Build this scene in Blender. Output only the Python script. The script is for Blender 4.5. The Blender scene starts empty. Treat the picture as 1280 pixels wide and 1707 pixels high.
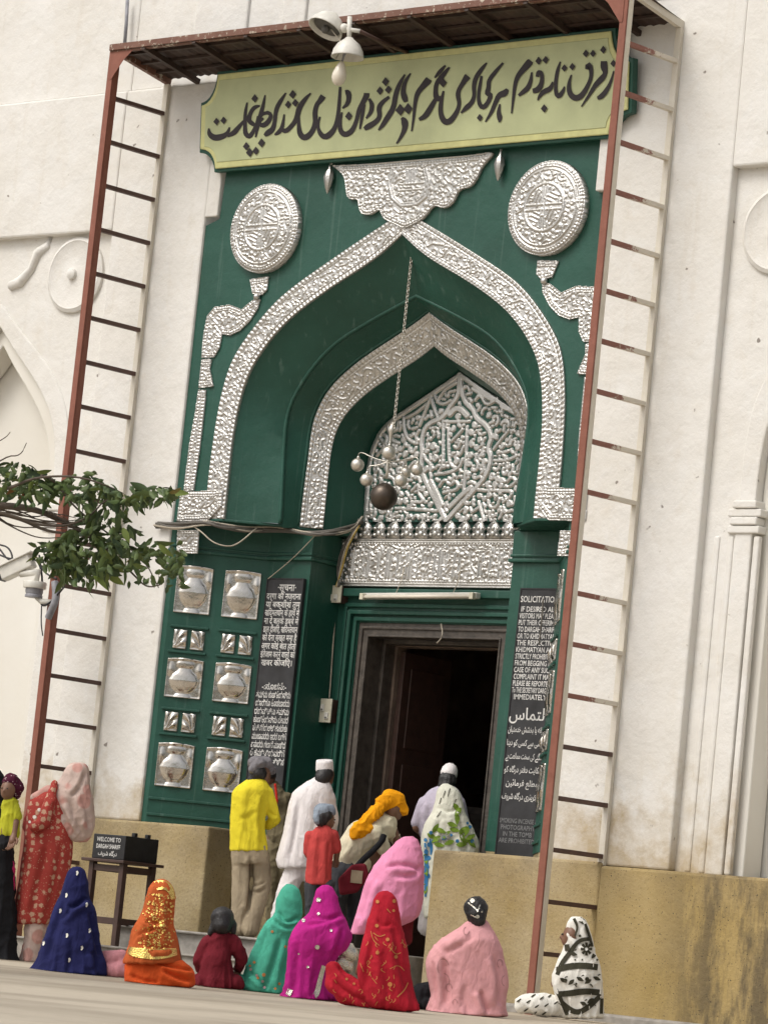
import bpy, bmesh, math, random
import numpy as np
from mathutils import Vector, Matrix
from mathutils.bvhtree import BVHTree
random.seed(7)
S = bpy.context.scene
# ---------------------------------------------------------------- camera
FPX = 6040.0
ya, pt, rl = map(math.radians, (40.94, 6.96, 5.82))
CF = np.array([-math.sin(ya)*math.cos(pt), math.cos(ya)*math.cos(pt), math.sin(pt)])
R0 = np.array([math.cos(ya), math.sin(ya), 0.0]); U0 = np.cross(R0, CF)
CR = math.cos(rl)*R0 + math.sin(rl)*U0
CU = -math.sin(rl)*R0 + math.cos(rl)*U0
CP = np.array([21.326, -24.462, 0.35])
cam = bpy.data.cameras.new('camera'); co = bpy.data.objects.new('camera', cam)
S.collection.objects.link(co); S.camera = co
cam.sensor_fit = 'AUTO'; cam.sensor_width = 36.0; cam.lens = FPX/1707*36.0
cam.clip_start = 0.1; cam.clip_end = 2000
m = Matrix.Identity(4)
for i in range(3):
    m[i][0] = CR[i]; m[i][1] = CU[i]; m[i][2] = -CF[i]; m[i][3] = CP[i]
co.matrix_world = m
# ---------------------------------------------------------------- light
W = bpy.data.worlds.new('World'); S.world = W; W.use_nodes = True
wn = W.node_tree.nodes; wl = W.node_tree.links
SUN_EL, SUN_AZ = math.radians(52), math.radians(250)     # azimuth of the sun in the xy plane
sky = wn.new('ShaderNodeTexSky'); sky.sky_type = 'NISHITA'; sky.sun_disc = False
sky.sun_elevation = SUN_EL; sky.sun_rotation = math.pi/2 - SUN_AZ
sky.dust_density = 6.0; sky.air_density = 1.0; sky.ozone_density = 0.6
hs = wn.new('ShaderNodeHueSaturation'); hs.inputs['Saturation'].default_value = 0.32
wl.new(sky.outputs[0], hs.inputs['Color'])
bg = wn['Background']; bg.inputs[1].default_value = 0.14
wl.new(hs.outputs[0], bg.inputs[0])
sl = bpy.data.lights.new('sun', 'SUN'); sl.energy = 1.0; sl.angle = math.radians(24); sl.color = (1.0, 0.96, 0.90)
so = bpy.data.objects.new('sun', sl); S.collection.objects.link(so)
sd = Vector((math.cos(SUN_AZ)*math.cos(SUN_EL), math.sin(SUN_AZ)*math.cos(SUN_EL), math.sin(SUN_EL)))
so.rotation_euler = sd.to_track_quat('Z', 'Y').to_euler(); so.location = sd*60
S.view_settings.view_transform = 'Standard'; S.view_settings.look = 'None'
S.view_settings.gamma = 1.0; S.view_settings.use_curve_mapping = False
S.view_settings.exposure = 0.14
S.cycles.max_bounces = 6; S.cycles.use_denoising = True
# ---------------------------------------------------------------- helpers
def ray(x, y): return CF + (x-640)/FPX*CR - (y-853.5)/FPX*CU
def P(x, y, Y=0.0):                    # pixel of the photograph -> point on the plane y = Y
    d = ray(x, y); return CP + (Y-CP[1])/d[1]*d
def G(x, y, z=0.0):                    # pixel -> point at height z
    d = ray(x, y); return CP + (z-CP[2])/d[2]*d
def D(x, y, dep):                      # pixel -> point at a depth
    return CP + dep*ray(x, y)
COL = S.collection
def setp(o, label=None, cat=None, group=None, kind=None):
    if label: o['label'] = label
    if cat: o['category'] = cat
    if group: o['group'] = group
    if kind: o['kind'] = kind
    return o
def empty(name, loc, label=None, cat=None, group=None, rz=0.0):
    o = bpy.data.objects.new(name, None); COL.objects.link(o)
    o.location = Vector([float(v) for v in loc]); o.rotation_euler = (0, 0, rz); o.empty_display_size = 0.2
    return setp(o, label, cat, group)
def link(name, me, mats=None, parent=None):
    if mats is not None:
        for mm in (mats if isinstance(mats, (list, tuple)) else [mats]): me.materials.append(mm)
    o = bpy.data.objects.new(name, me); COL.objects.link(o)
    if parent is not None:
        o.parent = parent          # vertices are given in world space unless the caller uses local ones
    return o
def inv(parent):                   # matrix taking world points into the parent's space
    if parent is None: return Matrix.Identity(4)
    a = parent
    mw = Matrix.Identity(4)
    while a is not None:
        mw = (Matrix.Translation(a.location) @ a.rotation_euler.to_matrix().to_4x4()) @ mw
        a = a.parent
    return mw.inverted()
class MB:
    def __init__(s): s.v = []; s.f = []; s.m = []; s.mi = 0
    def add(s, vs, fs):
        b = len(s.v); s.v += [tuple(float(c) for c in p) for p in vs]
        s.f += [tuple(b+i for i in f) for f in fs]; s.m += [s.mi]*len(fs); return s
    def box(s, x0, x1, y0, y1, z0, z1):
        return s.add([(x0,y0,z0),(x1,y0,z0),(x1,y1,z0),(x0,y1,z0),(x0,y0,z1),(x1,y0,z1),(x1,y1,z1),(x0,y1,z1)],
                     [(0,3,2,1),(4,5,6,7),(0,1,5,4),(1,2,6,5),(2,3,7,6),(3,0,4,7)])
    def prism(s, poly, y0, y1):       # polygon in (x, z), extruded from y0 (front) to y1
        n = len(poly)
        vs = [(p[0], y0, p[1]) for p in poly] + [(p[0], y1, p[1]) for p in poly]
        a = sum(poly[i][0]*poly[(i+1)%n][1]-poly[(i+1)%n][0]*poly[i][1] for i in range(n))
        fr = list(range(n)) if a > 0 else list(range(n))[::-1]
        fs = [tuple(fr), tuple(n+i for i in fr[::-1])]
        for k in range(n):
            i, j = fr[k], fr[(k+1)%n]; fs.append((i, n+i, n+j, j))
        return s.add(vs, fs)
    def plan(s, poly, z0, z1):        # polygon in (x, y) extruded up
        n = len(poly)
        vs = [(p[0], p[1], z0) for p in poly] + [(p[0], p[1], z1) for p in poly]
        a = sum(poly[i][0]*poly[(i+1)%n][1]-poly[(i+1)%n][0]*poly[i][1] for i in range(n))
        fr = list(range(n)) if a > 0 else list(range(n))[::-1]
        fs = [tuple(fr[::-1]), tuple(n+i for i in fr)]
        for k in range(n):
            i, j = fr[k], fr[(k+1)%n]; fs.append((i, j, n+j, n+i))
        return s.add(vs, fs)
    def bar(s, a, b, w, h, up=(0, 0, 1)):
        a = np.array(a, float); b = np.array(b, float); t = b-a; t /= np.linalg.norm(t)
        sd_ = np.cross(t, up); sd_ /= np.linalg.norm(sd_); u = np.cross(sd_, t)
        vs = [p+sx*sd_*w/2+sz*u*h/2 for p in (a, b) for sx, sz in ((-1,-1),(1,-1),(1,1),(-1,1))]
        return s.add(vs, [(0,1,2,3),(7,6,5,4),(0,4,5,1),(1,5,6,2),(2,6,7,3),(3,7,4,0)])
    def tube(s, pts, r, n=8):
        pts = [np.array(p, float) for p in pts]; rs = r if isinstance(r, (list, tuple)) else [r]*len(pts)
        b = len(s.v); t0 = None; ref = np.array((0.31, 0.17, 0.93))
        vs = []; fs = []
        for i, p in enumerate(pts):
            t = pts[min(i+1, len(pts)-1)]-pts[max(i-1, 0)]; t = t/(np.linalg.norm(t)+1e-9)
            x = np.cross(t, ref)
            if np.linalg.norm(x) < .05: x = np.cross(t, (1, 0, 0))
            x /= np.linalg.norm(x); y = np.cross(t, x)
            for k in range(n):
                a = 2*math.pi*k/n; vs.append(p+rs[i]*(math.cos(a)*x+math.sin(a)*y))
        for i in range(len(pts)-1):
            for k in range(n):
                fs.append((i*n+k, i*n+(k+1)%n, (i+1)*n+(k+1)%n, (i+1)*n+k))
        fs.append(tuple(range(n))[::-1]); fs.append(tuple((len(pts)-1)*n+k for k in range(n)))
        return s.add(vs, fs)
    def lathe(s, prof, c=(0, 0, 0), n=20, ax=None, sx=1, sy=1):  # prof [(r, z)]
        vs = []; fs = []
        for r, z in prof:
            for k in range(n):
                a = 2*math.pi*k/n; vs.append(np.array((r*math.cos(a)*sx, r*math.sin(a)*sy, z)))
        for i in range(len(prof)-1):
            for k in range(n): fs.append((i*n+k, i*n+(k+1)%n, (i+1)*n+(k+1)%n, (i+1)*n+k))
        fs.append(tuple(range(n))[::-1]); fs.append(tuple((len(prof)-1)*n+k for k in range(n)))
        if ax is not None:
            q = Vector((0, 0, 1)).rotation_difference(Vector([float(t) for t in ax])).to_matrix()
            vs = [np.array(q @ Vector([float(t) for t in v])) for v in vs]
        return s.add([v+np.array(c, float) for v in vs], fs)
    def ball(s, c, r, n=14, sq=(1, 1, 1)):
        c = np.array(c, float); vs = []; fs = []
        for i in range(n//2+1):
            th = math.pi*i/(n//2)
            for k in range(n):
                a = 2*math.pi*k/n
                vs.append(c+r*np.array((math.sin(th)*math.cos(a)*sq[0], math.sin(th)*math.sin(a)*sq[1], math.cos(th)*sq[2])))
        for i in range(n//2):
            for k in range(n):
                fs.append((i*n+k, (i+1)*n+k, (i+1)*n+(k+1)%n, i*n+(k+1)%n))
        return s.add(vs, fs)
    def mesh(s, name, parent=None, smooth=False):
        me = bpy.data.meshes.new(name)
        if parent is not None:
            mi = inv(parent); vv = [tuple(mi @ Vector(p)) for p in s.v]
        else: vv = s.v
        me.from_pydata(vv, [], s.f); me.update()
        me.polygons.foreach_set('material_index', s.m)
        if smooth: me.polygons.foreach_set('use_smooth', [True]*len(s.f))
        return me
    def build(s, name, mats, parent=None, smooth=False, bevel=0, angle=None):
        o = link(name, s.mesh(name, parent, smooth), mats, parent)
        if smooth and angle:
            try: o.data.set_sharp_from_angle(angle=math.radians(angle))
            except Exception: pass
        if bevel:
            b = o.modifiers.new('b', 'BEVEL'); b.width = bevel; b.segments = 2; b.limit_method = 'ANGLE'
        return o
# ---- value noise (vectorised)
def _hash(i, j, k):
    n = (i*374761393 + j*668265263 + k*2147483647 + 1274126177) & 0xffffffff
    n = ((n ^ (n >> 13))*1274126177) & 0xffffffff
    return ((n ^ (n >> 16)) & 0xffff)/32767.5-1.0
def vnoise(p):
    p = np.asarray(p, float); i = np.floor(p).astype(np.int64); f = p-i; f = f*f*(3-2*f); r = 0
    for a in (0, 1):
        for b in (0, 1):
            for c in (0, 1):
                w = (f[:,0] if a else 1-f[:,0])*(f[:,1] if b else 1-f[:,1])*(f[:,2] if c else 1-f[:,2])
                r = r + w*_hash(i[:,0]+a, i[:,1]+b, i[:,2]+c)
    return r
# ---------------------------------------------------------------- materials
class NT:
    def __init__(s, name):
        s.m = bpy.data.materials.new(name); s.m.use_nodes = True; s.t = s.m.node_tree
        s.b = s.t.nodes['Principled BSDF']; s.co = None
    def n(s, typ, **kw):
        nd = s.t.nodes.new('ShaderNode'+typ)
        for k, v in kw.items():
            if k in nd.inputs: s.inp(nd, k, v)
            else: setattr(nd, k, v)
        return nd
    def inp(s, nd, k, v):
        if hasattr(v, 'is_linked'): s.t.links.new(v, nd.inputs[k])
        else: nd.inputs[k].default_value = v
    def coord(s, obj=True, scale=(1, 1, 1)):
        c = s.n('TexCoord') if obj else s.n('NewGeometry')
        out = c.outputs['Object'] if obj else c.outputs['Position']
        mp = s.n('Mapping'); mp.inputs['Scale'].default_value = scale; s.t.links.new(out, mp.inputs['Vector']); return mp.outputs[0]
    def noise(s, vec, scale, detail=4, rough=.55, dist=0):
        nd = s.n('TexNoise', Scale=scale, Detail=detail, Roughness=rough, Distortion=dist); s.t.links.new(vec, nd.inputs['Vector']); return nd.outputs['Fac']
    def ramp(s, fac, stops, interp='LINEAR'):
        r = s.n('ValToRGB'); r.color_ramp.interpolation = interp; s.t.links.new(fac, r.inputs[0]); e = r.color_ramp.elements
        while len(e) < len(stops): e.new(0.5)
        for i, (p, c) in enumerate(stops):
            e[i].position = p; e[i].color = c if len(c) == 4 else (*c, 1)
        return r.outputs[0]
    def mr(s, v, a, b, c=0., d=1.):
        nd = s.n('MapRange'); nd.inputs[1].default_value = a; nd.inputs[2].default_value = b; nd.inputs[3].default_value = c; nd.inputs[4].default_value = d
        s.t.links.new(v, nd.inputs[0]); return nd.outputs[0]
    def math(s, op, a, b=0.):
        nd = s.n('Math', operation=op)
        for i, v in enumerate((a, b)):
            if hasattr(v, 'is_linked'): s.t.links.new(v, nd.inputs[i])
            else: nd.inputs[i].default_value = v
        return nd.outputs[0]
    def mix(s, fac, a, b):
        nd = s.n('MixRGB')
        for i, v in enumerate((fac, a, b)):
            if hasattr(v, 'is_linked'): s.t.links.new(v, nd.inputs[i])
            else: nd.inputs[i].default_value = v if i == 0 else (*v[:3], 1)
        return nd.outputs[0]
    def sep(s, vec):
        nd = s.n('SeparateXYZ'); s.t.links.new(vec, nd.inputs[0]); return nd.outputs
    def bump(s, h, strength, dist=.01, prev=None):
        nd = s.n('Bump', Strength=strength, Distance=dist); s.t.links.new(h, nd.inputs['Height'])
        if prev is not None: s.t.links.new(prev, nd.inputs['Normal'])
        s.t.links.new(nd.outputs[0], s.b.inputs['Normal']); return nd.outputs[0]
    def base(s, c):
        if hasattr(c, 'is_linked'): s.t.links.new(c, s.b.inputs['Base Color'])
        else: s.b.inputs['Base Color'].default_value = (*c[:3], 1)
    def set(s, **kw):
        for k, v in kw.items():
            k = k.replace('_', ' ')
            if hasattr(v, 'is_linked'): s.t.links.new(v, s.b.inputs[k])
            else: s.b.inputs[k].default_value = v
        return s.m
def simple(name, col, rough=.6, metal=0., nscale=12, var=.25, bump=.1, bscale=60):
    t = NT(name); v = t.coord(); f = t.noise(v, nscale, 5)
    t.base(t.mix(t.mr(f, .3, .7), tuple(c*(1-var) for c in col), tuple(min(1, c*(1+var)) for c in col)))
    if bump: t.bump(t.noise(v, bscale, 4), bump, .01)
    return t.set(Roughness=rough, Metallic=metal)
M = {}
def plaster():
    t = NT('whitewashed_plaster'); v = t.coord(False); x, y, z = t.sep(v)
    big = t.noise(v, .7, 5, .6); mid = t.noise(v, 5, 6, .65); vs = t.coord(False, (9, 9, .8)); streak = t.noise(vs, 1.0, 5, .6)
    col = t.mix(t.mr(big, .3, .7), (.64, .615, .56), (.715, .70, .665))
    col = t.mix(t.math('MULTIPLY', t.mr(mid, .55, .75), .35), col, (.60, .545, .455))
    col = t.mix(t.math('MULTIPLY', t.mr(streak, .58, .8), .4), col, (.56, .51, .42))
    patch = t.mr(t.noise(v, 1.9, 5, .7, .8), .52, .60); col = t.mix(t.math('MULTIPLY', patch, .35), col, (.70, .695, .67))
    pass
    # brown damp stain rising from the plinth, with a ragged edge
    edge = t.math('ADD', z, t.mr(t.noise(v, 1.6, 6, .7), .2, .8, .75, -.75))
    damp = t.mr(edge, 1.95, 1.35); damp = t.math('MULTIPLY', damp, t.mr(t.noise(v, 3, 5, .7), .25, .6, .35, 1.))
    col = t.mix(t.math('MULTIPLY', damp, .8), col, (.36, .26, .12))
    spots = t.mr(t.noise(v, 10, 2, .4), .752, .785)
    col = t.mix(t.math('MULTIPLY', spots, .75), col, (.10, .07, .05))
    t.base(col)
    b1 = t.bump(t.noise(v, 3.0, 6, .6), .45, .06); t.bump(t.noise(t.coord(False, (1, 1, .5)), 28, 5, .6), .22, .012, b1)
    return t.set(Roughness=.9)
M['plaster'] = plaster()
def plaster_smooth():
    t = NT('cream_plaster'); v = t.coord(False)
    col = t.mix(t.mr(t.noise(v, .8, 4), .3, .7), (.66, .63, .56), (.71, .69, .635))
    t.base(col); t.bump(t.noise(v, 9, 5), .12, .02); return t.set(Roughness=.9)
M['cream'] = plaster_smooth()
def green():
    t = NT('green_gloss_paint'); v = t.coord(False)
    a = t.noise(v, 1.4, 6, .65); b = t.noise(v, 16, 5, .7)
    col = t.mix(t.mr(a, .3, .7), (.009, .058, .038), (.016, .085, .059))
    col = t.mix(t.math('MULTIPLY', t.mr(b, .6, .8), .35), col, (.05, .135, .112))
    streak = t.noise(t.coord(False, (14, 14, .5)), 1, 4, .6)
    col = t.mix(t.math('MULTIPLY', t.mr(streak, .60, .74), .4), col, (.13, .21, .175))
    t.base(col); b1 = t.bump(t.noise(v, 3.2, 4), .25, .05); t.bump(t.noise(v, 45, 4), .14, .008, b1)
    t.set(Roughness=t.mr(b, .3, .7, .34, .58)); t.b.inputs['Specular IOR Level'].default_value = .45
    return t.m
M['green'] = green()
def silver():
    t = NT('embossed_silver_sheet'); v = t.coord(False)
    a = t.noise(v, 6, 5, .6)
    t.base(t.mix(t.mr(a, .3, .7), (.47, .455, .425), (.63, .615, .585)))
    b1 = t.bump(t.noise(v, 70, 3, .6), .35, .012)
    return t.set(Roughness=t.mr(t.noise(v, 25, 3), .3, .7, .30, .46), Metallic=1.0)
M['silver'] = silver()
def stone():
    t = NT('yellow_granite_plinth'); v = t.coord(False); x, y, z = t.sep(v)
    g = t.noise(v, 42, 3, .7); big = t.noise(v, 1.3, 6, .65); st = t.noise(t.coord(False, (3.2, 3.2, .9)), 1, 6, .7)
    col = t.mix(t.mr(big, .3, .7), (.32, .235, .095), (.44, .36, .22))
    col = t.mix(t.math('MULTIPLY', t.mr(g, .5, .75), .55), col, (.17, .115, .06))
    right = t.mr(t.math('ADD', x, t.mr(t.noise(v, 1.1, 4), .2, .8, -.5, .5)), 2.2, 3.6)
    col = t.mix(t.math('MULTIPLY', right, .6), col, (.36, .25, .075))
    dk = t.math('MULTIPLY', t.mr(st, .42, .56), t.mr(x, 3.5, 4.2))
    col = t.mix(t.math('MULTIPLY', dk, .78), col, (.07, .055, .035))
    top = t.math('MULTIPLY', t.mr(z, .95, 1.3), t.mr(t.noise(v, 2.2, 5), .4, .65))
    col = t.mix(t.math('MULTIPLY', top, .6), col, (.155, .12, .075))
    col = t.mix(t.mr(t.noise(v, 60, 2), .66, .71), col, (.03, .025, .02))
    t.base(col); b1 = t.bump(t.noise(v, 22, 5, .7), .5, .02); t.bump(t.noise(v, 2.2, 3), .3, .05, b1)
    return t.set(Roughness=.85)
M['stone'] = stone()
def polished():
    t = NT('polished_silver_sheet'); v = t.coord(False); t.base(t.mix(t.mr(t.noise(v, 5, 4), .3, .7), (.52, .475, .41), (.70, .66, .60)))
    t.bump(t.noise(v, 14, 3), .18, .02); return t.set(Roughness=.17, Metallic=1.0)
M['polished'] = polished()
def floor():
    t = NT('worn_shadow_streaked_paving'); v = t.coord(False)
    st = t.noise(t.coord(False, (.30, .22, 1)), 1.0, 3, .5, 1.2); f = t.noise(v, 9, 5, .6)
    col = t.mix(t.mr(st, .40, .56), (.27, .225, .165), (.45, .39, .30))  # soft tree and wire shadow streaks painted into the paving colour
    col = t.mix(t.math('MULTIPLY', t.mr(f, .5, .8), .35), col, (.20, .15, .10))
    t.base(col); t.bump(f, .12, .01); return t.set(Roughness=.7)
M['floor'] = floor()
M['step'] = simple('grey_step_stone', (.27, .25, .22), .7, bscale=40, bump=.3)
M['darkstone'] = simple('dark_carved_stone', (.075, .062, .050), .5, bscale=35, bump=.5, var=.4)
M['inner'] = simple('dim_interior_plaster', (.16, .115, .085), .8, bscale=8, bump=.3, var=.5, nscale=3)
M['marble'] = simple('grey_marble', (.34, .33, .32), .4)
def rust(name, a, b, w, amt=.55, sc=9):
    t = NT(name); v = t.coord(False); f = t.noise(v, 5, 5, .7)
    col = t.mix(t.mr(f, .3, .7), a, b)
    wn_ = t.noise(v, sc, 6, .75)
    col = t.mix(t.mr(wn_, amt, amt+.05), col, w)
    t.base(col); t.bump(t.noise(v, 40, 4), .25, .008); return t.set(Roughness=.65)
M['redpost'] = rust('red_oxide_steel', (.19, .062, .036), (.26, .095, .062), (.30, .24, .18), .72)
M['rung_l'] = rust('brown_oxide_steel', (.062, .034, .026), (.11, .058, .044), (.3, .26, .2), .70)
M['rung_r'] = rust('half_whitewashed_steel', (.20, .085, .06), (.26, .12, .09), (.60, .55, .46), .50, 11)
def rung_paint():
    t = NT('half_whitewashed_steel'); v = t.coord(False); x, y, z = t.sep(v)
    f = t.math('ADD', t.mr(t.noise(v, 14, 6, .75), .2, .8, -.55, .55), t.mr(y, -.62, -.12))
    t.base(t.mix(t.mr(f, .42, .58), t.mix(t.noise(v, 30, 3), (.19, .075, .055), (.27, .12, .09)), (.62, .57, .48))); t.bump(t.noise(v, 40, 4), .25, .008); return t.set(Roughness=.7)
M['rung_r'] = rung_paint()
M['wpost'] = rust('limewashed_steel', (.58, .53, .43), (.66, .62, .54), (.16, .11, .07), .71, 12)
M['sheet'] = rust('rusted_roof_sheet', (.028, .018, .014), (.065, .035, .024), (.12, .10, .085), .66, 4)
M['beam'] = rust('rusty_beam', (.13, .055, .035), (.19, .09, .06), (.50, .45, .36), .56, 16)
M['black'] = simple('black_paint', (.012, .012, .013), .5, var=.4)
M['board'] = simple('black_slate_board', (.020, .020, .022), .55, var=.6, nscale=5)
M['ink'] = simple('black_brown_lettering', (.018, .012, .014), .6, bump=0)
M['chalk'] = simple('white_lettering', (.62, .61, .58), .7, bump=0)
M['dimchalk'] = simple('faded_grey_lettering', (.17, .17, .17), .7, bump=0)
M['signgreen'] = simple('pale_lime_enamel', (.46, .495, .275), .55, var=.14, nscale=2, bump=.08)
M['signrim'] = simple('yellow_lime_enamel', (.56, .555, .25), .5, var=.1, bump=0)
M['wood'] = simple('dark_brown_wood', (.055, .028, .020), .55, bscale=30)
M['switch'] = simple('ivory_plastic', (.58, .54, .42), .4, var=.06, bump=0)
M['whitemetal'] = simple('off_white_enamel', (.62, .60, .54), .4, var=.12)
M['grey'] = simple('grey_plastic', (.24, .24, .26), .5)
M['wire'] = simple('dusty_cable', (.10, .09, .075), .7)
M['wirew'] = simple('pale_cable', (.42, .37, .29), .7)
M['wirey'] = simple('yellow_cable', (.40, .28, .06), .6)
M['wirek'] = simple('black_cable', (.015, .014, .016), .5)
M['globe'] = simple('brown_tarnished_globe', (.075, .058, .045), .35, metal=.6, nscale=4, var=.4)
M['pearl'] = simple('satin_silver_ball', (.66, .62, .55), .36, metal=.8, nscale=14, var=.15)
M['bulb'] = simple('milky_bulb_glass', (.72, .66, .55), .25, var=.04, bump=0)
M['lampdark'] = simple('lamp_inside', (.10, .095, .085), .6)
M['bark'] = simple('grey_brown_bark', (.11, .085, .065), .85, bscale=30, bump=.5)
def leaf():
    t = NT('glossy_leaf'); oi = t.n('ObjectInfo')
    col = t.ramp(oi.outputs['Random'], [(0, (.028, .052, .016)), (.45, (.065, .105, .028)), (.82, (.115, .165, .04)), (.965, (.17, .22, .04)), (.985, (.30, .11, .04))])
    t.base(col); t.set(Roughness=.55)
    return t.m
M['leaf'] = leaf()
def leaf2():
    t = NT('leaf_green_small'); v = t.coord(False); t.base(t.ramp(t.noise(v, 14, 3), [(.3, (.03, .055, .016)), (.5, (.075, .115, .03)), (.7, (.13, .18, .05))])); return t.set(Roughness=.6)
M['leaf2'] = leaf2()
# ---------------------------------------------------------------- the ground
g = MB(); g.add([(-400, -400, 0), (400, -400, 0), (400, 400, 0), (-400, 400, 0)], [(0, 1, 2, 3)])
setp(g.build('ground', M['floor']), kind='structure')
st = MB(); st.box(-9, 1.0, -2.0, 0.3, -.02, .19); st.box(-9, 1.02, -2.03, -1.7, .185, .205)
setp(st.build('stone_step', M['step'], bevel=.012), kind='structure')
st = MB(); st.box(-1.75, 1.05, -.95, 1.6, .0, .38); st.box(-1.75, 1.05, -1.0, -.7, .375, .40)
setp(st.build('door_landing', M['step'], bevel=.012), kind='structure')
st = MB(); st.box(1.02, 9, -.42, .2, -.02, .07)
setp(st.build('wall_foot_kerb', M['step'], bevel=.02), kind='structure')
# ---------------------------------------------------------------- relief tools
rng = np.random.default_rng(11)
def resample(pts, n):
    pts = np.asarray(pts, float); d = np.r_[0, np.cumsum(np.linalg.norm(np.diff(pts, axis=0), axis=1))]
    t = np.linspace(0, d[-1], n); return np.stack([np.interp(t, d, pts[:, k]) for k in range(pts.shape[1])], 1)
def smooth(pts, it=2):             # Chaikin, ends kept
    p = np.asarray(pts, float)
    for _ in range(it):
        q = np.empty((2*len(p)-2, p.shape[1])); q[0::2] = .75*p[:-1]+.25*p[1:]; q[1::2] = .25*p[:-1]+.75*p[1:]
        p = np.vstack([p[:1], q, p[-1:]])
    return p
def half(Y, L, Rr=None, n=60, foot=None):
    def cv(px, sgn):
        q = np.array([P(x, y, Y)[[0, 2]] for x, y in px]); q[:, 0] *= sgn; return q
    a = cv(L, -1); a = resample(smooth(a), 200)
    if Rr: a = (a+resample(smooth(cv(Rr, 1)), 200))/2
    a[:, 0] -= a[0, 0]*(1-np.linspace(0, 1, 200))      # the apex sits on the axis
    a[:, 0] = np.maximum(a[:, 0], 0)
    if foot is not None:
        a = a[a[:, 1] > foot+.02]; a = np.vstack([a, [a[-1, 0], foot]])
    return resample(a, n)             # (|x|, z) from apex to foot
def stamp(H, pts, r):
    R = int(math.ceil(r)); k = np.arange(-R, R+1)
    d2 = (k[:, None]**2+k[None, :]**2)/(r*r); K = np.sqrt(np.clip(1-d2, 0, 1))
    h, w = H.shape
    for x, y in pts:
        i, j = int(round(y)), int(round(x)); y0, y1, x0, x1 = i-R, i+R+1, j-R, j+R+1
        a0, a1, b0, b1 = max(y0, 0), min(y1, h), max(x0, 0), min(x1, w)
        if a0 >= a1 or b0 >= b1: continue
        H[a0:a1, b0:b1] = np.maximum(H[a0:a1, b0:b1], K[a0-y0:a1-y0, b0-x0:b1-x0])
def dense(pts, step=.6):
    pts = np.asarray(pts, float); L = np.linalg.norm(np.diff(pts, axis=0), axis=1).sum()
    return resample(pts, max(2, int(L/step)))
def arabesque(H, occ, r, tries, ln=(8, 30), curl=.22, gap=1.2):
    h, w = H.shape
    for _ in range(tries):
        x, y = rng.uniform(0, w), rng.uniform(0, h)
        n = int(rng.uniform(*ln)); th = rng.uniform(0, 6.283); k = rng.normal(0, curl); dk = rng.normal(0, .02)
        aa = th+np.cumsum(k+dk*np.arange(n)); px = x+np.cumsum(np.cos(aa)); py = y+np.cumsum(np.sin(aa))
        ok = (px > 0) & (px < w-1) & (py > 0) & (py < h-1)
        if not ok.all(): continue
        if occ[py.astype(int), px.astype(int)].mean() > .12: continue
        pts = np.stack([px, py], 1); stamp(H, pts, r)
        if rng.random() < .5: stamp(H, pts[-1:], r*1.5)
        R = int(math.ceil(r+gap))
        for q in pts[::2]:
            i, j = int(q[1]), int(q[0]); occ[max(0, i-R):i+R+1, max(0, j-R):j+R+1] = True
def relief(name, PT, NR, H, amp, mats, parent, mask=None, thr=None, skirt=None):
    a, b = H.shape; V = (PT+NR*(H*amp)[..., None]).reshape(-1, 3)
    I = np.arange(a*b).reshape(a, b)
    Q = np.stack([I[:-1, :-1], I[:-1, 1:], I[1:, 1:], I[1:, :-1]], -1).reshape(-1, 4)
    Hc = (H[:-1, :-1]+H[:-1, 1:]+H[1:, 1:]+H[1:, :-1]).reshape(-1)/4
    if mask is not None:
        mk = (mask[:-1, :-1] & mask[:-1, 1:] & mask[1:, 1:] & mask[1:, :-1]).reshape(-1); Q = Q[mk]; Hc = Hc[mk]
    if skirt is not None:
        E = np.concatenate([Q[:, [0, 1]], Q[:, [1, 2]], Q[:, [2, 3]], Q[:, [3, 0]]]); Es = np.sort(E, 1)
        _, ix, ct = np.unique(Es[:, 0]*(a*b)+Es[:, 1], return_index=True, return_counts=True)
        be = E[ix[ct == 1]]; base = len(V)
        V = np.vstack([V, PT.reshape(-1, 3)-NR.reshape(-1, 3)*skirt])
        Q = np.vstack([Q, np.stack([be[:, 1], be[:, 0], be[:, 0]+base, be[:, 1]+base], 1)]); Hc = np.r_[Hc, np.ones(len(be))]
    used = np.unique(Q); remap = np.zeros(len(V), int); remap[used] = np.arange(len(used)); V = V[used]; Q = remap[Q]
    mi = np.array(inv(parent)); V = V @ mi[:3, :3].T+mi[:3, 3]
    me = bpy.data.meshes.new(name); me.vertices.add(len(V)); me.vertices.foreach_set('co', V.ravel())
    me.loops.add(len(Q)*4); me.loops.foreach_set('vertex_index', Q.ravel().astype(np.int32))
    me.polygons.add(len(Q)); me.polygons.foreach_set('loop_start', np.arange(0, len(Q)*4, 4, dtype=np.int32))
    if thr is not None: me.polygons.foreach_set('material_index', (Hc < thr).astype(np.int32))
    me.update(calc_edges=True); me.validate()
    me.polygons.foreach_set('use_smooth', [True]*len(me.polygons))
    return link(name, me, mats, parent)
def inpoly(X, Z, poly):
    r = np.zeros(X.shape, bool); n = len(poly)
    for i in range(n):
        x0, z0 = poly[i]; x1, z1 = poly[(i+1) % n]
        if z0 == z1: continue
        c = ((z0 > Z) != (z1 > Z)) & (X < (x1-x0)*(Z-z0)/(z1-z0)+x0); r ^= c
    return r
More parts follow.
